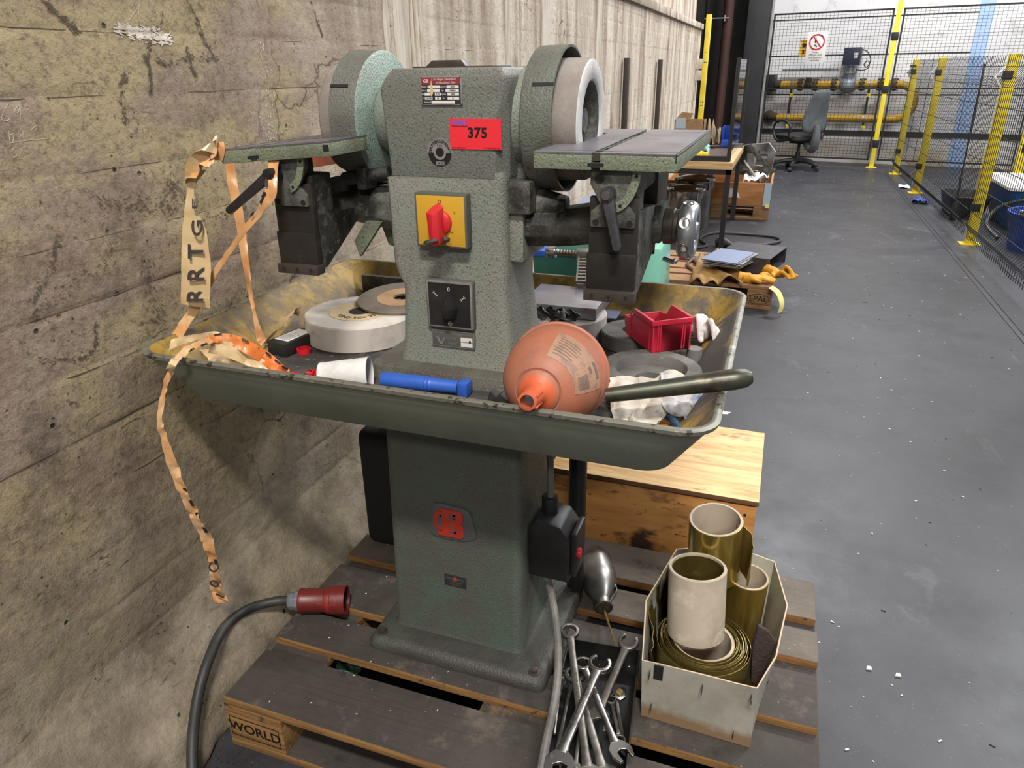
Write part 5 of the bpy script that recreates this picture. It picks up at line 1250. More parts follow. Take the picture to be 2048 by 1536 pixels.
# black tray of spanners
tr = thing('tool_tray', 'black sheet metal tray full of spanners beside the pedestal', 'tray', (-.215, 1.0, PZ), R(6))
TW, TL, TH = .078, .215, .047
obj('floor_sheet', G().box(-TW, TW, -TL, TL, 0, .0015), 'black2', tr, local=True)
for x in (-TW, TW): obj('side_sheet', G().box(x-.001, x+.001, -TL, TL, 0, TH), 'black2', tr, local=True)
for y in (-TL, TL): obj('end_sheet', G().box(-TW, TW, y-.001, y+.001, 0, TH), 'black2', tr, local=True)
for x in (-TW, TW): obj('hem', G().cyl((x, -TL, TH), (x, TL, TH), .0022, seg=8), 'steeldark', tr, local=True)
def spanner_mesh(L, ring=.5, wd=.011, th=.006, gap=0., open_end=True, name=''):
    """flat along x from 0 to L; ring head at 0, open jaw at L"""
    s = wd/.011
    ro, ri = .0165*s, .0112*s
    g = G()
    n = 28; a0, a1 = (gap/2, 2*PI-gap/2) if gap else (0, 2*PI)
    rows = []
    for k in range(n+1):
        a = a0+(a1-a0)*k/n + PI
        rip = ri*(1+.05*(1 if k % 2 else -1))
        c_, s2 = math.cos(a), math.sin(a)
        rows.append([Vector((r*c_, r*s2, z)) for r, z in ((rip, -th*.75), (ro*.96, -th*.75), (ro, -th*.4), (ro, th*.4), (ro*.96, th*.75), (rip, th*.75))])
    if not gap: rows[-1] = rows[0]
    g.rings(rows, True, bool(gap), bool(gap))
    # shank: I-shaped with a sunken panel
    x0, x1 = ro*.9, L-.018*s
    w0 = wd*.52
    secs = []
    for t, w_, h in ((0, w0*1.25, th*.62), (.12, w0, th*.55), (.88, w0*1.02, th*.5), (1, w0*1.35, th*.55)):
        x = x0+(x1-x0)*t
        secs.append([Vector((x, -w_, -h*.6)), Vector((x, -w_*.6, -h)), Vector((x, w_*.6, -h)), Vector((x, w_, -h*.6)), Vector((x, w_, h*.6)), Vector((x, w_*.62, h)), Vector((x, -w_*.62, h)), Vector((x, -w_, h*.6))])
    g.rings(secs)
    if open_end:
        j = [(x1-.004, -w0*1.3), (x1+.008*s, -.0175*s), (x1+.022*s, -.019*s), (x1+.036*s, -.0135*s), (x1+.036*s, -.0085*s), (x1+.018*s, -.0085*s), (x1+.014*s, 0), (x1+.018*s, .0085*s), (x1+.034*s, .0085*s), (x1+.032*s, .014*s), (x1+.016*s, .0175*s), (x1+.006*s, .015*s), (x1-.004, w0*1.3)]
        ca, sa = math.cos(R(15)), math.sin(R(15))
        g.prism([((x-x1)*ca-y*sa+x1, (x-x1)*sa+y*ca) for x, y in j], 'z', -th*.5, th*.5)
    else:
        g.lathe([(ri, -th*.7), (ro, -th*.7), (ro, th*.7), (ri, th*.7), (ri, -th*.7)], (L, 0, 0), (0, 0, 1), 24, False, False)
    return g
def spanner(label, p0, p1, wd, gap=0., m='steel', open_end=True, th=.006, mark=None, roll=0.):
    p0, p1 = Vector(p0), Vector(p1); L = (p1-p0).length
    u = (p1-p0).normalized(); v = Vector((0, 0, 1)).cross(u).normalized(); w_ = u.cross(v)
    Mx = Matrix(((u.x, v.x, w_.x, p0.x), (u.y, v.y, w_.y, p0.y), (u.z, v.z, w_.z, p0.z), (0, 0, 0, 1))) @ Matrix.Rotation(roll, 4, 'X')
    g = spanner_mesh(L, wd=wd, th=th, gap=gap, open_end=open_end).move(Mx)
    t = thing('spanner', label, 'spanner', (p0+p1)/2, 0, None)
    obj('body', g, m, t, bevel=.0006, ang=40, seg=1)
    if mark:
        g = G().text(mark, wd*.62, Mx @ Matrix.Translation((L*.42, 0, th*.56)), ext=.0001)
        obj('stamping', g, 'steel2' if m == 'steel' else 'castgrey', t)
    return t
spanner('long ring spanner standing out of the tray, twelve-point head uppermost', onz(1139, 1263, .222), onz(1178, 1560, .206), .0145, 0, 'steel2', True, .007, 'CHROME-VANADIUM')
spanner('bright flare-nut spanner with a slotted ring, lying across the top of the pile', onz(1200, 1328, .222), onz(1112, 1530, .224), .0165, R(75), 'steel', True, .0075, 'CHROME VANADIUM')
spanner('flare-nut spanner leaning against the far right corner of the tray', onz(1257, 1284, .208), onz(1190, 1440, .176), .015, R(80), 'steel2', True, .007, '17 x 19')
spanner('chrome open spanner crossing under the flare-nut spanner, jaw at lower right', onz(1166, 1328, .19), onz(1238, 1505, .205), .013, 0, 'steel', True, .0065, 'DIN 3113')
spanner('grey spanner pointing at the lower edge, wide jaw stamped 19', onz(1150, 1350, .182), onz(1212, 1560, .19), .0155, 0, 'steel2', True, .0065, '19')
for i, (x0, y0, x1, y1, z, L_) in enumerate(((1128, 1350, 1085, 1520, .163, 'thin grey spanner along the left tray side'), (1143, 1365, 1108, 1530, .158, 'thin grey spanner second from the left tray side'), (1232, 1395, 1250, 1500, .157, 'small spanner under the bolt at the right tray side'), (1222, 1400, 1240, 1480, .166, 'short thin spanner left of the bolt'), (1165, 1420, 1150, 1540, .156, 'small spanner at the bottom centre of the pile'))):
    spanner(L_, onz(x0, y0, z), onz(x1, y1, z), .0075, 0, 'steel2', i != 3, .0045)
obj('allen_key', G().tube([onz(1109, 1468, .172), onz(1115, 1420, .17), onz(1121, 1375, .168), onz(1124, 1360, .168), onz(1130, 1358, .168)], .0028, 6), 'steel2', label='bent hexagon key beside the grey cable in the tray', cat='hex key')
bl = thing('hex_bolt', 'short bright hexagon bolt standing among the spanners', 'bolt', onz(1240, 1392, .175))
c = onz(1240, 1392, .18)
obj('head', G().cyl(c, c+Vector((0, -.004, .010)), .0125, seg=6), 'steel', bl, bevel=.001)
obj('shank', G().cyl(c+Vector((0, -.004, .010)), c+Vector((0, -.008, .02)), .0065, seg=12), 'brassdark', bl)
# cardboard box of brass foil rolls
cb = thing('cardboard_box', 'open grey cardboard box holding brass foil rolls on the right of the pallet', 'box', (-.02, 1.225, PZ))
bot = [(-.13, 1.092), (.084, 1.085), (.088, 1.16), (.09, 1.30), (.088, 1.362), (.0, 1.372), (-.13, 1.372), (-.132, 1.24)]
top = [(-.139, 1.105, .279), (.081, 1.103, .281), (.112, 1.18, .30), (.128, 1.31, .325), (.098, 1.44, .335), (.0, 1.458, .345), (-.118, 1.41, .34), (-.158, 1.24, .315)]
bot2 = [Vector((x, y, PZ+.001)) for x, y in bot]; top2 = [Vector(p) for p in top]
ctr = Vector((-.02, 1.24, 0))
def inset(p, k): 
    q = Vector((p.x-ctr.x, p.y-ctr.y, 0)).normalized(); return p-q*k
def mid(rr):  # denser ring
    out = []
    n = len(rr)
    for i in range(n):
        for k in range(6):
            t = k/6; p = rr[i].lerp(rr[(i+1) % n], t); out.append(p)
    return out
B2, T2 = mid(bot2), mid(top2)
T2 = [p+Vector((0, 0, .002*noise.noise(p*40))) for p in T2]
g = G().rings([B2, [b_.lerp(t_, .5) for b_, t_ in zip(B2, T2)], T2, [inset(p, .003) for p in T2], [inset(b_.lerp(t_, .5), .003) for b_, t_ in zip(B2, T2)], [inset(p, .003)+Vector((0, 0, .003)) for p in B2]], mis=[0, 0, 1, 0, 0, 0])
obj('box_wall', g, ['cardbox', 'cardedge'], cb, ang=40)
for px, py in ((1300, 1345), (1405, 1375), (1303, 1410), (1503, 1395), (1467, 1462)):
    p = ony(px, py, 1.096); obj('staple', G().box(p.x-.0006, p.x+.0006, 1.082, 1.0985, p.z-.006, p.z+.006), 'steeldark', cb)
obj('dark_tape', G().box(-.113, -.095, 1.0995, 1.1025, .243, .2785), 'blackm', cb)
def roll(label, c0, c1, r, mo, mi_, core=.006, m_in=None, turns=0, name='foil_roll'):
    c0, c1 = Vector(c0), Vector(c1); d = (c1-c0).normalized(); L = (c1-c0).length
    t = thing(name, label, 'roll', c0)
    obj('foil' if mo != 'tube' else 'paper_tube', G().lathe([(r-.0012, 0), (r, .0005), (r, L-.0005), (r-.0012, L), (r-.0012, 0)], c0, d, 48, False, False), mo, t, ang=30)
    obj('core', G().lathe([(r-core, .001), (r-.0013, .001), (r-.0013, L+.001), (r-core, L+.001), (r-core, .001)], c0, d, 48, False, False), mi_, t, ang=30)
    if m_in: obj('inner_foil', G().lathe([(r-core-.0022, .012), (r-core-.0006, .012), (r-core-.0006, L-.006), (r-core-.0022, L-.003), (r-core-.0022, .012)], c0, d, 48, False, False), m_in, t, ang=30)
    return t, d, L
# C: large coil lying flat with many windings
cc = thing('foil_coil', 'wide coil of dull brass foil lying flat in the front of the box', 'coil', (-.03, 1.19, PZ+.004))
for k in range(16):
    r = .063+k*.0018+(.004 if k == 15 else 0)
    zz_ = .280+.004*math.sin(k*1.7)-(.006 if k > 13 else 0)
    obj('winding', G().lathe([(r, .149), (r+.0006, .149), (r+.0006, zz_), (r, zz_), (r, .149)], (-.03+.0015*math.sin(k), 1.202, 0), (0, 0, 1), 40, False, False), 'brassdark', cc)
obj('core', G().lathe([(.057, .150), (.063, .150), (.063, .279), (.057, .279), (.057, .150)], (-.03, 1.202, 0), (0, 0, 1), 48, False, False), 'tube', cc)
roll('paper tube lined with dark brass foil, standing tilted on the flat coil', (-.047, 1.212, .286), (-.058, 1.229, .436), .0575, 'tube', 'tube', .006, 'brassdark', name='paper_roll')
t, d, L = roll('tall bright brass foil roll with paper core at the back of the box', (-.030, 1.36, .332), (-.037, 1.342, .482), .0555, 'brass', 'tube', .0055)
obj('loose_end', G().ribbon([Vector((.022, 1.36, .41)), Vector((.036, 1.345, .405)), Vector((.045, 1.325, .40)), Vector((.043, 1.31, .395))], [Vector((-.004, -.008, .066)), Vector((0, 0, .058)), Vector((0, 0, .05)), Vector((0, 0, .045))], .0008, 5, .004, 3), 'brassdark', t)
obj('core_label', G().box(.0055, .0065, 1.352, 1.36, .462, .478), 'ink', t)
roll('short brass foil roll with paper core, right rear of the box', (.040, 1.375, .150), (.044, 1.362, .338), .0435, 'brass', 'tube', .005)
roll('brass foil roll half hidden behind the paper tube, left rear of the box', (-.075, 1.34, .150), (-.078, 1.345, .325), .046, 'brassdark', 'tubein', .005)
g = G()
g.ribbon([Vector((-.125, 1.16, .20)), Vector((-.142, 1.25, .235)), Vector((-.13, 1.34, .25)), Vector((-.095, 1.395, .25))], [Vector((-.004, 0, .055)), Vector((-.004, 0, .07)), Vector((0, 0, .075)), Vector((0, 0, .07))], .001, 6, .012, 5)
obj('foil_sheet', g, 'brassdark', label='crumpled brass foil sheet lining the left side of the box', cat='foil')
pd = thing('abrasive_pad', 'brown fleece abrasive pad standing on edge in the box beside the coil', 'pad', (.078, 1.2, .16))
pq = [ony(px_, py_, 1.215) for px_, py_ in ((1500, 1352), (1503, 1290), (1515, 1245), (1536, 1262), (1556, 1292), (1546, 1322), (1536, 1372), (1512, 1385))]
g = G().prism([(p.x, p.z) for p in pq], 'y', 1.21, 1.222)
obj('fleece', g.move(Matrix.Translation((.085, 1.215, .2)) @ Matrix.Rotation(R(20), 4, 'Z') @ Matrix.Translation((-.085, -1.215, -.2))), 'pad', pd, bevel=.003)
# plywood crate behind the pallet
cr = thing('plywood_crate', 'low plywood crate with a pale lid behind the pallet, partly under the tray', 'crate', (-.2, 1.88, 0))
obj('front_board', G().box(-.50, .051, 1.672, 1.690, .01, .322), 'plyside', cr, bevel=.001)
obj('side_board', G().box(.033, .051, 1.690, 2.05, .01, .322), 'plyside', cr, bevel=.001)
obj('side_board', G().box(-.50, -.482, 1.690, 2.05, .01, .322), 'plyside', cr, bevel=.001)
obj('back_board', G().box(-.50, .051, 2.05, 2.068, .01, .322), 'plyside', cr, bevel=.001)
obj('skid', G().box(-.50, -.44, 1.69, 2.05, 0, .04), 'ply', cr); obj('skid', G().box(-.02, .033, 1.69, 2.05, 0, .04), 'ply', cr)
obj('lid', G().box(-.505, .054, 1.668, 2.072, .328, .342), 'plytop', cr, bevel=.0015)
obj('lid_gasket', G().box(-.495, .046, 1.676, 2.06, .322, .328), 'blackm', cr)
for x in (.036,): obj('nail', G().cyl((x-.012, 1.6725, .295), (x-.012, 1.671, .295), .004, seg=12), 'steeldark', cr)
# black case in the dark behind the pedestal
bc = thing('black_case', 'black plastic case standing in the shade behind the pedestal at the wall', 'case', (-.87, 1.48, PZ))
obj('shell', G().box(-.968, -.76, 1.425, 1.56, PZ, .50), 'blackm', bc, bevel=.03, seg=4)
obj('handle', G().tube([(-.90, 1.49, .497), (-.895, 1.49, .525), (-.84, 1.49, .525), (-.835, 1.49, .497)], .008, 8, sub=3), 'blackm', bc)
# banknote-like green paper scrap in the gap between the boards
c = onz(694, 1330, .05)
cloth('paper_scrap', 'crumpled green and white paper scrap in the gap between the pallet boards', (c.x-.03, c.y-.014, .024), (c.x+.028, c.y-.018, .03), (c.x+.03, c.y+.016, .03), (c.x-.028, c.y+.02, .025), 'teallight', .012, 5, 'paper', 12, .0008)
# ================================================================== SECOND PALLET WITH GLOVES
p2 = pallet('wooden_pallet', 'pale worn pallet stamped EPAL behind the tray, carrying gloves and sheet metal', -1.075, 4.465, 'palletfar', 'palletfar', 1.12)
g = G().text('EPAL', .05, YP(-.0325, 4.4644, .061), bold=.006)
n = 28
for k in range(n):
    a, b = 2*PI*k/n, 2*PI*(k+1)/n
    g.prism([(-.0325+.066*math.cos(a), .061+.034*math.sin(a)), (-.0325+.066*math.cos(b), .061+.034*math.sin(b)), (-.0325+.062*math.cos(b), .061+.031*math.sin(b)), (-.0325+.062*math.cos(a), .061+.031*math.sin(a))], 'y', 4.4643, 4.4652)
obj('stamp', g, 'ink', p2)
cloth('leather_apron', 'folded tan leather apron under the sheet metal stack on the pale pallet', (-.44, 4.40, .148), (-.13, 4.42, .148), (-.20, 4.90, .16), (-.46, 5.05, .17), 'leather', .06, 4, 'apron', 22, .006)
mp = thing('sheet_stack', 'stack of shiny sheet metal plates lying on the leather apron', 'sheet metal', (-.22, 4.75, .215))
rnd = random.Random(2)
for k in range(8):
    Mx = Matrix.Translation((-.235+rnd.uniform(-.015, .015), 4.70+rnd.uniform(-.02, .02), .222+k*.0055)) @ Matrix.Rotation(R(-14+rnd.uniform(-7, 7)), 4, 'Z')
    obj('plate', G().box(-.115, .115, -.17, .17, 0, .003, Mx), 'sheetblue' if k == 7 else 'plate', mp)
bk = thing('steel_box_section', 'dark grey rectangular steel tube lying behind the sheet stack', 'steel tube', (-.1, 4.95, .16))
Mx = Matrix.Translation((-.11, 4.95, .15)) @ Matrix.Rotation(R(-14), 4, 'Z')
obj('tube_wall', G().box(-.17, .17, -.20, -.196, 0, .10, Mx).box(-.17, .17, .196, .2, 0, .10, Mx).box(-.17, .17, -.2, .2, .098, .102, Mx).box(-.17, .17, -.2, .2, -.002, .002, Mx), 'lever', bk)
glove('leather_glove', 'yellow leather glove at the front right pallet corner, fingers along the edge', (-.07, 4.53, .152), R(8), 'gloveyel', 1.15, .02, seed=4, rem=.005)
glove('leather_glove', 'yellow leather glove hanging over the right pallet edge, fingers down to the floor', (.065, 4.66, .16), R(-38), 'gloveyel', 1.15, .05, seed=9, rem=.005)
obj('glove_cuff', G().ribbon([Vector((.03, 4.44, .15)), Vector((.075, 4.40, .13)), Vector((.105, 4.38, .07)), Vector((.10, 4.37, .02))], [Vector((.01, .03, 0)), Vector((.012, .03, 0)), Vector((.012, .025, 0)), Vector((.012, .02, 0))], .003, 5), 'paleyel', label='pale yellow glove cuff strip hanging off the right end of the pale pallet', cat='strip')
obj('cord_coil', G().tube([(-.42, 5.1, .16), (-.49, 4.98, .155), (-.51, 4.82, .155), (-.45, 4.68, .155), (-.38, 4.58, .155), (-.40, 4.75, .165), (-.47, 4.9, .165), (-.44, 5.05, .168), (-.38, 5.1, .17)], .011, 8, sub=4), 'cordbrown', label='brown cord loop on the pale pallet left of the leather apron', cat='cord')
# teal bin, small blue table
tb = thing('teal_bin', 'dark teal plastic bin on the floor behind the chip tray', 'bin', (-.67, 3.0, 0))
g = G().loft([(0, -.86, -.50, 2.72, 3.26, .04), (.66, -.90, -.47, 2.68, 3.30, .04), (.70, -.91, -.46, 2.67, 3.31, .04), (.70, -.90, -.47, 2.68, 3.30, .035), (.05, -.85, -.51, 2.73, 3.25, .035)])
obj('shell', g, 'teal', tb)
obj('lid', G().loft([(.70, -.92, -.45, 2.66, 3.32, .04), (.72, -.92, -.45, 2.66, 3.32, .04), (.735, -.88, -.49, 2.70, 3.28, .04)]), 'teal', tb)
obj('film_bag', G().prism([(-.47, .45), (-.475, .66), (-.44, .735), (-.385, .74), (-.375, .5), (-.40, .42)], 'y', 2.70, 2.95), 'teallight', tb, bevel=.02)
bt_ = thing('blue_table', 'small low table with a pale blue sheet top behind the teal bin', 'table', (-.86, 4.25, 0))
obj('top_sheet', G().box(-1.07, -.63, 3.85, 4.40, .655, .665), 'sheetblue', bt_, bevel=.002)
for x in (-1.05, -.65):
    for y in (3.88, 4.36): obj('leg', G().box(x-.015, x+.015, y-.015, y+.015, 0, .655), 'fenceblk', bt_)
q = onz(1122, 397, .665)
obj('drill_bit', G().cyl((q.x-.02, q.y, .67), (q.x+.05, q.y+.02, .67), .005, seg=8), 'steelbar', label='short dark drill bit lying on the pale blue table', cat='drill bit')
obj('spray_can', G().cyl((-.652, 3.95, .665), (-.652, 3.95, .72), .022, seg=20), 'skyblue', label='sky blue plastic pot on the right edge of the blue table', cat='pot', bevel=.003)

# ================================================================== WORK BENCH
bn = thing('work_bench', 'welded dark steel work bench with a worn wooden top along the wall', 'bench', (-.72, 6.65, 0))
BX0, BX1, BY0, BY1 = -1.07, -.365, 6.01, 7.34
for x in (BX0+.02, BX1-.02):
    for y in (BY0+.02, BY1-.02): obj('leg', G().box(x-.02, x+.02, y-.02, y+.02, 0, .62), 'fenceblk', bn)
obj('apron_frame', G().box(BX0, BX1, BY0, BY0+.04, .59, .63).box(BX0, BX1, BY1-.04, BY1, .59, .63).box(BX1-.04, BX1, BY0, BY1, .59, .63).box(BX0, BX0+.04, BY0, BY1, .59, .63), 'fenceblk', bn)
for k in range(4): obj('top_plank', G().box(BX0-.01, BX1+.01, BY0-.01+k*.3375, BY0-.01+k*.3375+.334, .63, .685), 'benchwood', bn, bevel=.002)
obj('cage_frame', G().box(BX0, BX1-.02, BY0+.02, BY0+.05, .685, .725).box(BX0, BX1-.02, BY1-.05, BY1-.02, .745, .785), 'fenceblk', bn)
for y in (BY0+.05, BY1-.04): obj('upright', G().box(BX1-.045, BX1-.015, y-.015, y+.015, .685, 1.43), 'fenceblk', bn)
obj('bench_board', G().box(BX0+.03, BX1-.05, BY0+.06, BY1-.06, .685, .695), 'brownboard', bn)
obj('angle_clip', G().box(BX1-.05, BX1+.01, BY1-.16, BY1-.12, .685, .72), 'steel2', bn)
gl = NT('clear acrylic'); gl.b.inputs['Transmission Weight'].default_value = 1.0; gl.b.inputs['IOR'].default_value = 1.05; M['acryl'] = gl.done('#ffffff', .02)
obj('acrylic_pane', G().box(BX1-.033, BX1-.028, BY0+.07, BY1-.06, .70, 1.42), 'acryl', bn)
cloth('paper_wipe', 'crumpled pale blue paper wipes on the bench behind the right table', (-.80, 6.22, .70), (-.56, 6.18, .70), (-.58, 6.42, .72), (-.78, 6.5, .72), 'film', .085, 6, 'wipes', 14, .002)
ct = thing('spray_bottle', 'yellow can lying beside the blue wipes on the bench', 'can', (-.68, 6.17, .695))
obj('can_body', G().cyl((-.80, 6.15, .725), (-.60, 6.12, .725), .03, seg=24), 'yellow', ct, bevel=.004)
obj('can_cap', G().cyl((-.60, 6.12, .725), (-.555, 6.113, .725), .022, seg=20), 'yellow', ct, bevel=.003)
cbx = thing('carton', 'open cardboard carton at the rear of the bench by the wall', 'carton', (-.85, 7.0, .695))
obj('carton_wall', G().box(-.96, -.70, 6.98, 6.986, .695, .93).box(-.96, -.70, 7.19, 7.196, .695, .93).box(-.96, -.954, 6.98, 7.196, .695, .93).box(-.706, -.70, 6.98, 7.196, .695, .93), 'card', cbx)
obj('flap', G().prism([(-.96, .93), (-.83, .93), (-.80, .99), (-.90, 1.0)], 'y', 6.975, 6.981), 'card', cbx)
obj('packing_tape', G().box(-.95, -.86, 6.972, 6.975, .86, .95), 'wrap', cbx)
cloth('brown_rag', 'brown cloth rag heaped beside the carton on the bench', (-.69, 6.95, .70), (-.55, 6.95, .70), (-.56, 7.2, .72), (-.69, 7.2, .74), 'tubein', .16, 7, 'rag', 16, .004)
bx_ = thing('blue_crate', 'small dark blue plastic crate at the right rear end of the bench', 'crate', (-.47, 7.1, .695))
obj('crate_shell', G().box(-.54, -.40, 7.02, 7.27, .695, .75).box(-.54, -.535, 7.02, 7.27, .75, .87).box(-.54, -.40, 7.265, 7.27, .75, .87), 'bluepl', bx_, bevel=.003)
# ---- pressure pots
def pot(x, y, r, h, label):
    t = thing('steel_pot', label, 'pot', (x, y, 0))
    obj('vessel', G().lathe([(r*.85, 0), (r*.9, .02), (r*.92, h*.75), (r, h*.8), (r, h*.9)], (x, y, 0), (0, 0, 1), 40), 'stainless', t)
    obj('lid', G().lathe([(r*1.05, h*.9), (r*1.07, h*.93), (r*1.0, h*.96), (r*.5, h*1.0), (0, h*1.02)], (x, y, 0), (0, 0, 1), 40), 'stainless', t)
    for k in range(4):
        a = R(-40)+k*PI/2
        c = Vector((x+r*1.02*math.cos(a), y+r*1.02*math.sin(a), h*.86))
        q = obj('lid_clamp', G().cyl(c-Vector((0, 0, .05)), c+Vector((0, 0, .05)), .008, seg=8), 'chrome', t)
        obj('wing_nut', G().box(c.x-.03, c.x+.03, c.y-.006, c.y+.006, c.z+.04, c.z+.06), 'chrome', q, bevel=.003)
pot(-.755, 6.43, .165, .44, 'stainless steel pot with domed lid under the bench, nearer of the two')
pot(-.72, 6.86, .175, .47, 'stainless steel pot with domed lid under the bench, behind the nearer pot')
# ---- third pallet with wooden collar and scrap
p3_ = pallet('wooden_pallet', 'pale pallet under the wooden collar full of scrap beyond the bench', -1.06, 7.40, 'palletfar', 'palletfar', 1.0)
co = thing('pallet_collar', 'wooden collar box with a taped corner and torn label, holding scrap metal', 'crate', (-.56, 7.8, .145))
obj('front_board', G().box(-1.06, -.06, 7.40, 7.42, .145, .345), 'ply', co, bevel=.002)
obj('back_board', G().box(-1.06, -.06, 8.18, 8.20, .145, .345), 'ply', co, bevel=.002)
obj('side_board', G().box(-.08, -.06, 7.42, 8.18, .145, .345), 'ply', co, bevel=.002)
obj('side_board', G().box(-1.06, -1.04, 7.42, 8.18, .145, .345), 'ply', co, bevel=.002)
obj('film_wrap', G().box(-.125, -.055, 7.393, 7.399, .13, .35).box(-.059, -.054, 7.393, 7.46, .13, .35), 'wrap', co)
obj('torn_label', G().prism([(-.49, .20), (-.37, .205), (-.34, .20), (-.38, .285), (-.44, .29), (-.45, .24), (-.49, .245)], 'y', 7.394, 7.4), 'whitepl', co)
obj('collar_hinge', G().box(-.10, -.06, 7.385, 7.40, .115, .15), 'paleyel', co)
def scrap(name, label, pts, hole, y0, y1, m, ang=0.):
    g = G(); c = Vector((sum(p[0] for p in pts)/len(pts), (y0+y1)/2, 0))
    n = len(pts)
    for i in range(n):
        a, b = pts[i], pts[(i+1) % n]
        ai = (a[0]+(hole[0]-a[0])*hole[2], a[1]+(hole[1]-a[1])*hole[2]); bi = (b[0]+(hole[0]-b[0])*hole[2], b[1]+(hole[1]-b[1])*hole[2])
        g.prism([a, b, bi, ai], 'y', y0, y1)
    g.move(Matrix.Translation(c) @ Matrix.Rotation(ang, 4, 'Z') @ Matrix.Translation(-c))
    return obj(name, g, m, label=label, cat='scrap metal', bevel=.003)
scrap('machine_bracket', 'dark grey triangular machine bracket sticking out of the wooden collar', [(-.42, .40), (-.40, .66), (-.30, .68), (-.06, .42), (-.12, .36)], (-.27, .50, .45), 7.62, 7.66, 'castgrey', R(10))
scrap('machine_bracket', 'pale grey cast bracket with round opening leaning behind the dark bracket', [(-.32, .40), (-.34, .66), (-.14, .68), (-.07, .60), (-.09, .38)], (-.2, .53, .5), 7.78, 7.83, 'plate', R(-8))
obj('scrap_pipe', G().tube([(-.35, 7.55, .53), (-.2, 7.5, .36), (-.16, 7.48, .32)], .014, 8), 'steel2', label='thin grey pipe leaning in the wooden collar', cat='pipe')
obj('scrap_pipe', G().tube([(-.16, 7.46, .35), (-.05, 7.50, .47)], .014, 8), 'steel2', label='short grey pipe at the right corner of the wooden collar', cat='pipe')
cloth('white_rags', 'white rags heaped in the right corner of the wooden collar', (-.33, 7.43, .33), (-.10, 7.43, .33), (-.10, 7.62, .36), (-.32, 7.65, .37), 'white', .07, 12, 'rag', 14, .003)
# ---- cable on the floor
obj('floor_cable', G().tube([(-.70, 5.85, .012), (-.56, 5.98, .012), (-.50, 6.1, .012), (-.58, 6.3, .012), (-.55, 6.5, .012), (-.45, 6.62, .012), (-.24, 6.63, .012), (.0, 6.58, .012), (.07, 6.44, .012), (0, 6.30, .012), (-.12, 6.2, .012), (-.28, 6.05, .012), (-.36, 5.8, .012)], .011, 8, sub=4), 'rubber', label='dark cable looped on the floor around the bench leg', cat='cable')
obj('cable_coupling', G().lathe([(.02, 0), (.04, .02), (.04, .1), (.025, .14), (.012, .2)], (-.43, 6.16, .04), (.75, -.6, -.05), 20), 'rubber', label='black cable coupling on the floor at the bench leg', cat='coupling')
# ---- steel bars and yellow post at the wall
for i, (y, lb) in enumerate(((5.34, 'brown flat steel bar leaning on the wall, nearer of two'), (6.76, 'brown flat steel bar leaning on the wall, farther of two'))):
    obj('steel_flat', G().box(-1.105, -1.07, y-.025, y+.025, 0, 1.43), 'post', label=lb, cat='steel bar', bevel=.002)
sp = thing('spare_post', 'yellow fence post stored upright at the end of the concrete wall', 'post', (-1.0, 9.6, 0))
obj('tube', G().box(-1.04, -.98, 9.57, 9.63, 0, 1.93), 'yellow', sp, bevel=.003)
for z in (1.42, 1.53, .98, .94):
    for x in (-1.02, -1.0): obj('bolt_hole', G().cyl((x, 9.5695, z), (x, 9.5685, z), .006, seg=8), 'blackm', sp)
wb = thing('wall_socket', 'small white box fixed at the end of the concrete wall', 'box', (-1.08, 9.75, 1.25))
for z in (1.22, 1.345): obj('cover', G().box(-1.118, -1.05, 9.68, 9.82, z, z+.115), 'whitepl', wb, bevel=.006)

# ================================================================== OFFICE CHAIR
ch = thing('office_chair', 'grey high-backed office chair turned away, in front of the far fence', 'chair', (.2, 11.45, 0), R(-50))
# local frame: +x is where the sitter looks to the rear, i.e. the back rest stands at +x
obj('seat', G().loft([(.40, -.27, .20, -.24, .24, .09), (.42, -.29, .22, -.26, .26, .1), (.47, -.29, .22, -.26, .26, .1), (.49, -.25, .19, -.22, .22, .09)]), 'chairblk', ch, local=True)
g = G(); rows = []
for z, x, hw, th in ((.50, .235, .15, .025), (.56, .24, .20, .045), (.68, .225, .215, .05), (.80, .25, .19, .045), (.95, .29, .165, .04), (1.04, .315, .14, .03), (1.06, .32, .10, .015)):
    rows.append([Vector((x+th*math.cos(t), hw*math.sin(t) if True else 0, z)) for t in [2*PI*k/20 for k in range(20)]])
g.rings(rows); obj('backrest', g, 'fabric', ch, local=True, subd=1, ang=80)
obj('back_carrier', G().tube([(.10, 0, .38), (.26, 0, .30), (.31, 0, .42), (.30, 0, .62)], [.03, .06, .06, .04], 10, sub=3), 'fabric', ch, local=True)
for s in (-1, 1):
    obj('armrest', G().tube([(.10, s*.27, .44), (-.12, s*.29, .40), (-.22, s*.30, .52), (-.18, s*.30, .64), (0, s*.30, .67), (.12, s*.30, .60), (.10, s*.29, .50)], .018, 8, True, 4), 'chairblk', ch, local=True)
obj('gas_column', G().cyl((0, 0, .08), (0, 0, .24), .03).cyl((0, 0, .2), (0, 0, .4), .02).box(-.12, .12, -.08, .08, .36, .41), 'chairblk', ch, local=True)
for k in range(5):
    a = 2*PI*k/5+.3; c_, s_ = math.cos(a), math.sin(a)
    lg = obj('base_leg', G().tube([(.02*c_, .02*s_, .13), (.18*c_, .18*s_, .12), (.32*c_, .32*s_, .075)], [.035, .028, .018], 8, sub=3), 'chairblk', ch, local=True)
    obj('caster', G().cyl((.32*c_-.025*s_, .32*s_+.025*c_, .03), (.32*c_+.025*s_, .32*s_-.025*c_, .03), .03, seg=16), 'chairblk', lg, local=True)

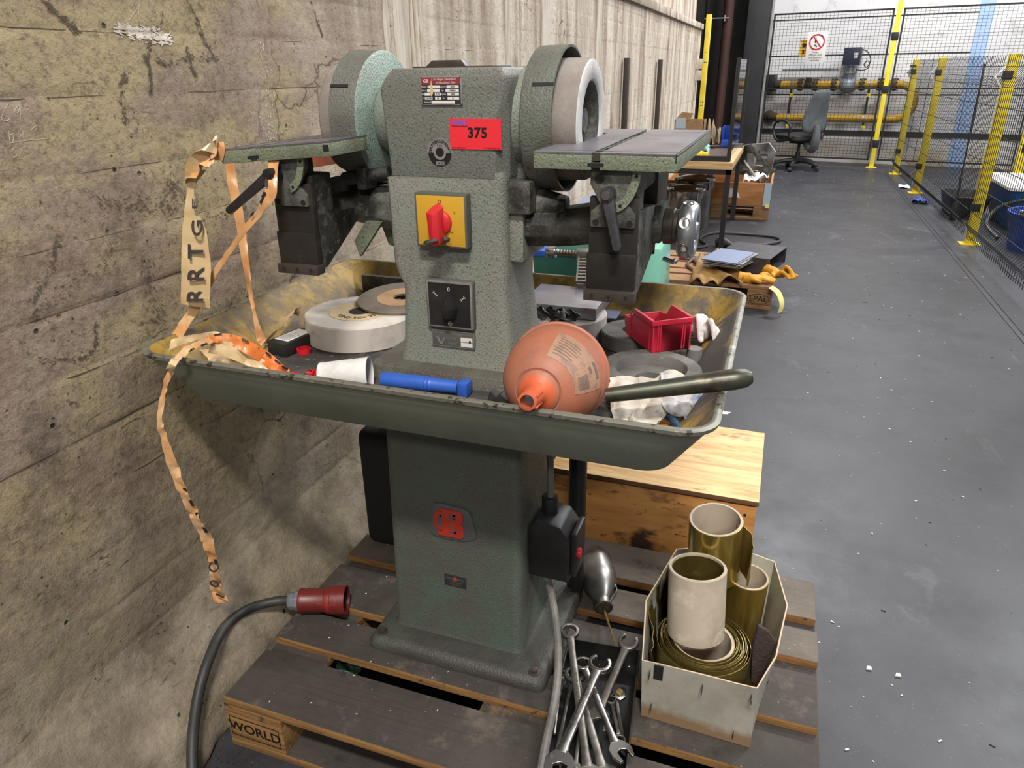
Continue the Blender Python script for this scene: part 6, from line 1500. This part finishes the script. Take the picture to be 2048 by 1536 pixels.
# ================================================================== BEYOND THE BARRIER
dr = thing('blue_tub', 'round blue plastic tub on the floor behind the wire barrier', 'tub', (2.06, 6.72, 0))
obj('shell', G().lathe([(.27, 0), (.31, .27), (.325, .275), (.325, .29), (.305, .29), (.26, .03), (0, .03)], (2.06, 6.72, 0), (0, 0, 1), 40), 'bluepl', dr)
obj('handle', G().tube([(1.80, 6.55, .28), (1.76, 6.50, .33), (1.83, 6.45, .30)], .012, 8, sub=3), 'valve', dr)
bc_ = thing('blue_container', 'large blue plastic container with a bright rim behind the blue tub', 'container', (2.35, 7.9, 0))
obj('shell', G().loft([(0, 1.98, 2.85, 7.45, 8.3, .05), (.36, 1.88, 2.95, 7.35, 8.4, .05)]), 'bluetub', bc_)
obj('rim', G().loft([(.36, 1.86, 2.97, 7.33, 8.42, .05), (.385, 1.86, 2.97, 7.33, 8.42, .05)]), 'whitepl', bc_)
obj('black_tub', G().loft([(0, 1.60, 1.86, 8.0, 8.5, .03), (.20, 1.56, 1.9, 7.95, 8.55, .03), (.20, 1.58, 1.88, 7.97, 8.53, .03), (.03, 1.62, 1.84, 8.02, 8.48, .03)]), 'black', label='flat black tub on the floor behind the wire barrier', cat='tub')
kb = thing('hanging_cable', 'black cable with plug hanging on the wire barrier', 'cable', (1.50, 7.3, .2))
obj('cord', G().tube([(1.50, 7.55, 1.36), (1.50, 7.5, 1.0), (1.49, 7.42, .6), (1.49, 7.36, .25)], .008, 6, sub=3), 'rubber', kb)
obj('plug', G().lathe([(.012, 0), (.03, -.04), (.032, -.14), (.028, -.16), (0, -.16)], (1.49, 7.36, .25), (0, 0, 1), 16), 'black', kb)
obj('hose_loop', G().tube([(1.78, 7.0, .02), (1.72, 7.2, .1), (1.80, 7.3, .22), (1.95, 7.22, .3), (2.02, 7.1, .3)], .016, 8, sub=4), 'rubber', label='black hose bent up to the blue tub behind the barrier', cat='hose')
cloth('blue_rag', 'bright blue rag dropped at the foot of the wire barrier', (1.36, 8.78, .004), (1.52, 8.72, .004), (1.54, 8.94, .01), (1.40, 8.96, .01), 'bluepl', .05, 15, 'rag', 12, .003)
cloth('white_paper', 'white crumpled paper on the floor at the third barrier post', (1.36, 9.9, .004), (1.48, 9.85, .004), (1.49, 10.05, .008), (1.38, 10.1, .008), 'white', .02, 17, 'paper', 8, .001)
obj('paper_bit', G().prism([(-.125, 2.885), (-.085, 2.89), (-.072, 2.915), (-.098, 2.912), (-.108, 2.928), (-.128, 2.91)], 'z', .001, .004), 'white', label='small white paper scrap on the floor right of the tray', cat='paper')
# floor litter: chips and swarf
g = G(); rnd = random.Random(21)
for k in range(1100):
    y = rnd.uniform(.9, 12)**1.0; x = rnd.uniform(-.1, 1.7) if rnd.random() < .8 else rnd.uniform(1.1, 1.6)
    if x < .24 and y < 1.7: continue
    if x < .06 and y < 5.4: continue
    if x < .0: continue
    s_ = rnd.choice((.0008, .0011, .0014, .0018, .003)); a = rnd.uniform(0, PI)
    Mx = Matrix.Translation((x, y, .0008)) @ Matrix.Rotation(a, 4, 'Z')
    g.box(-s_*1.5, s_*1.5, -s_*.6, s_*.6, 0, s_*.5, Mx)
obj('floor_chips', g, 'chips', label='pale chips scattered over the grey floor', cat='litter', kind='stuff')
g = G()
for k in range(160):
    y = rnd.uniform(.9, 9); x = rnd.uniform(.25, 1.65); s_ = rnd.choice((.0014, .002, .003)); a = rnd.uniform(0, PI)
    Mx = Matrix.Translation((x, y, .0008)) @ Matrix.Rotation(a, 4, 'Z')
    g.box(-s_*2, s_*2, -s_*.4, s_*.4, 0, s_*.5, Mx)
for k in range(60):
    x, y = rnd.uniform(-1.0, -.9), rnd.uniform(.7, .84); Mx = Matrix.Translation((x, y, .001)) @ Matrix.Rotation(rnd.uniform(0, PI), 4, 'Z')
    g.box(-.002, .002, -.0007, .0007, 0, .0012, Mx)
obj('floor_swarf', g, 'swarf', label='dark metal swarf bits scattered over the grey floor', cat='litter', kind='stuff')
g = G()
for k in range(170):
    x, y = rnd.uniform(-.96, .18), rnd.uniform(.86, 1.64)
    off = y-.85
    if not any(a_ <= off <= a_+w_ for a_, w_ in ((0, .145), (.186, .1), (.327, .145), (.514, .1), (.655, .145))): continue
    if -.77 < x < -.33 and y > 1.07: continue
    s_ = rnd.choice((.0006, .0008, .0014)); Mx = Matrix.Translation((x, y, .1452)) @ Matrix.Rotation(rnd.uniform(0, PI), 4, 'Z')
    g.box(-s_*1.5, s_*1.5, -s_*.6, s_*.6, 0, s_*.6, Mx)
obj('pallet_chips', g, 'chips', label='pale chips lying on the blackened pallet boards', cat='litter', kind='stuff')
w1 = onz(1737, 1338, 0); w2 = onz(1795, 1352, 0)
for i, (p, lb) in enumerate(((w1, 'left of two larger white flakes on the floor right of the pallet'), (w2, 'right of two larger white flakes on the floor right of the pallet'))):
    obj('plaster_flake', G().prism([(p.x-.006, p.y-.005), (p.x+.007, p.y-.003), (p.x+.005, p.y+.006), (p.x-.003, p.y+.005)], 'z', .0006, .005), 'white', label=lb, cat='flake')

# ---- repeats share a group
for pre, grp in (('spanner', 'spanners in the black tool tray'), ('grinding_wheel', 'grinding wheels lying in the chip tray'), ('wooden_pallet', 'wooden pallets along the wall'), ('steel_pot', 'steel pots under the bench'),
                 ('leather_glove', 'yellow gloves on the pale pallet'), ('steel_flat', 'loose steel flats'), ('foil_roll', 'foil rolls in the cardboard box'), ('machine_bracket', 'scrap brackets in the collar'),
                 ('scrap_pipe', 'scrap pipes in the collar'), ('plaster_flake', 'larger white flakes on the floor'), ('barrier_tape', 'barrier tapes on the machine')):
    for o in COL.objects:
        if o.parent is None and o.name.split('.')[0] == pre and o.get('label'): o['group'] = grp
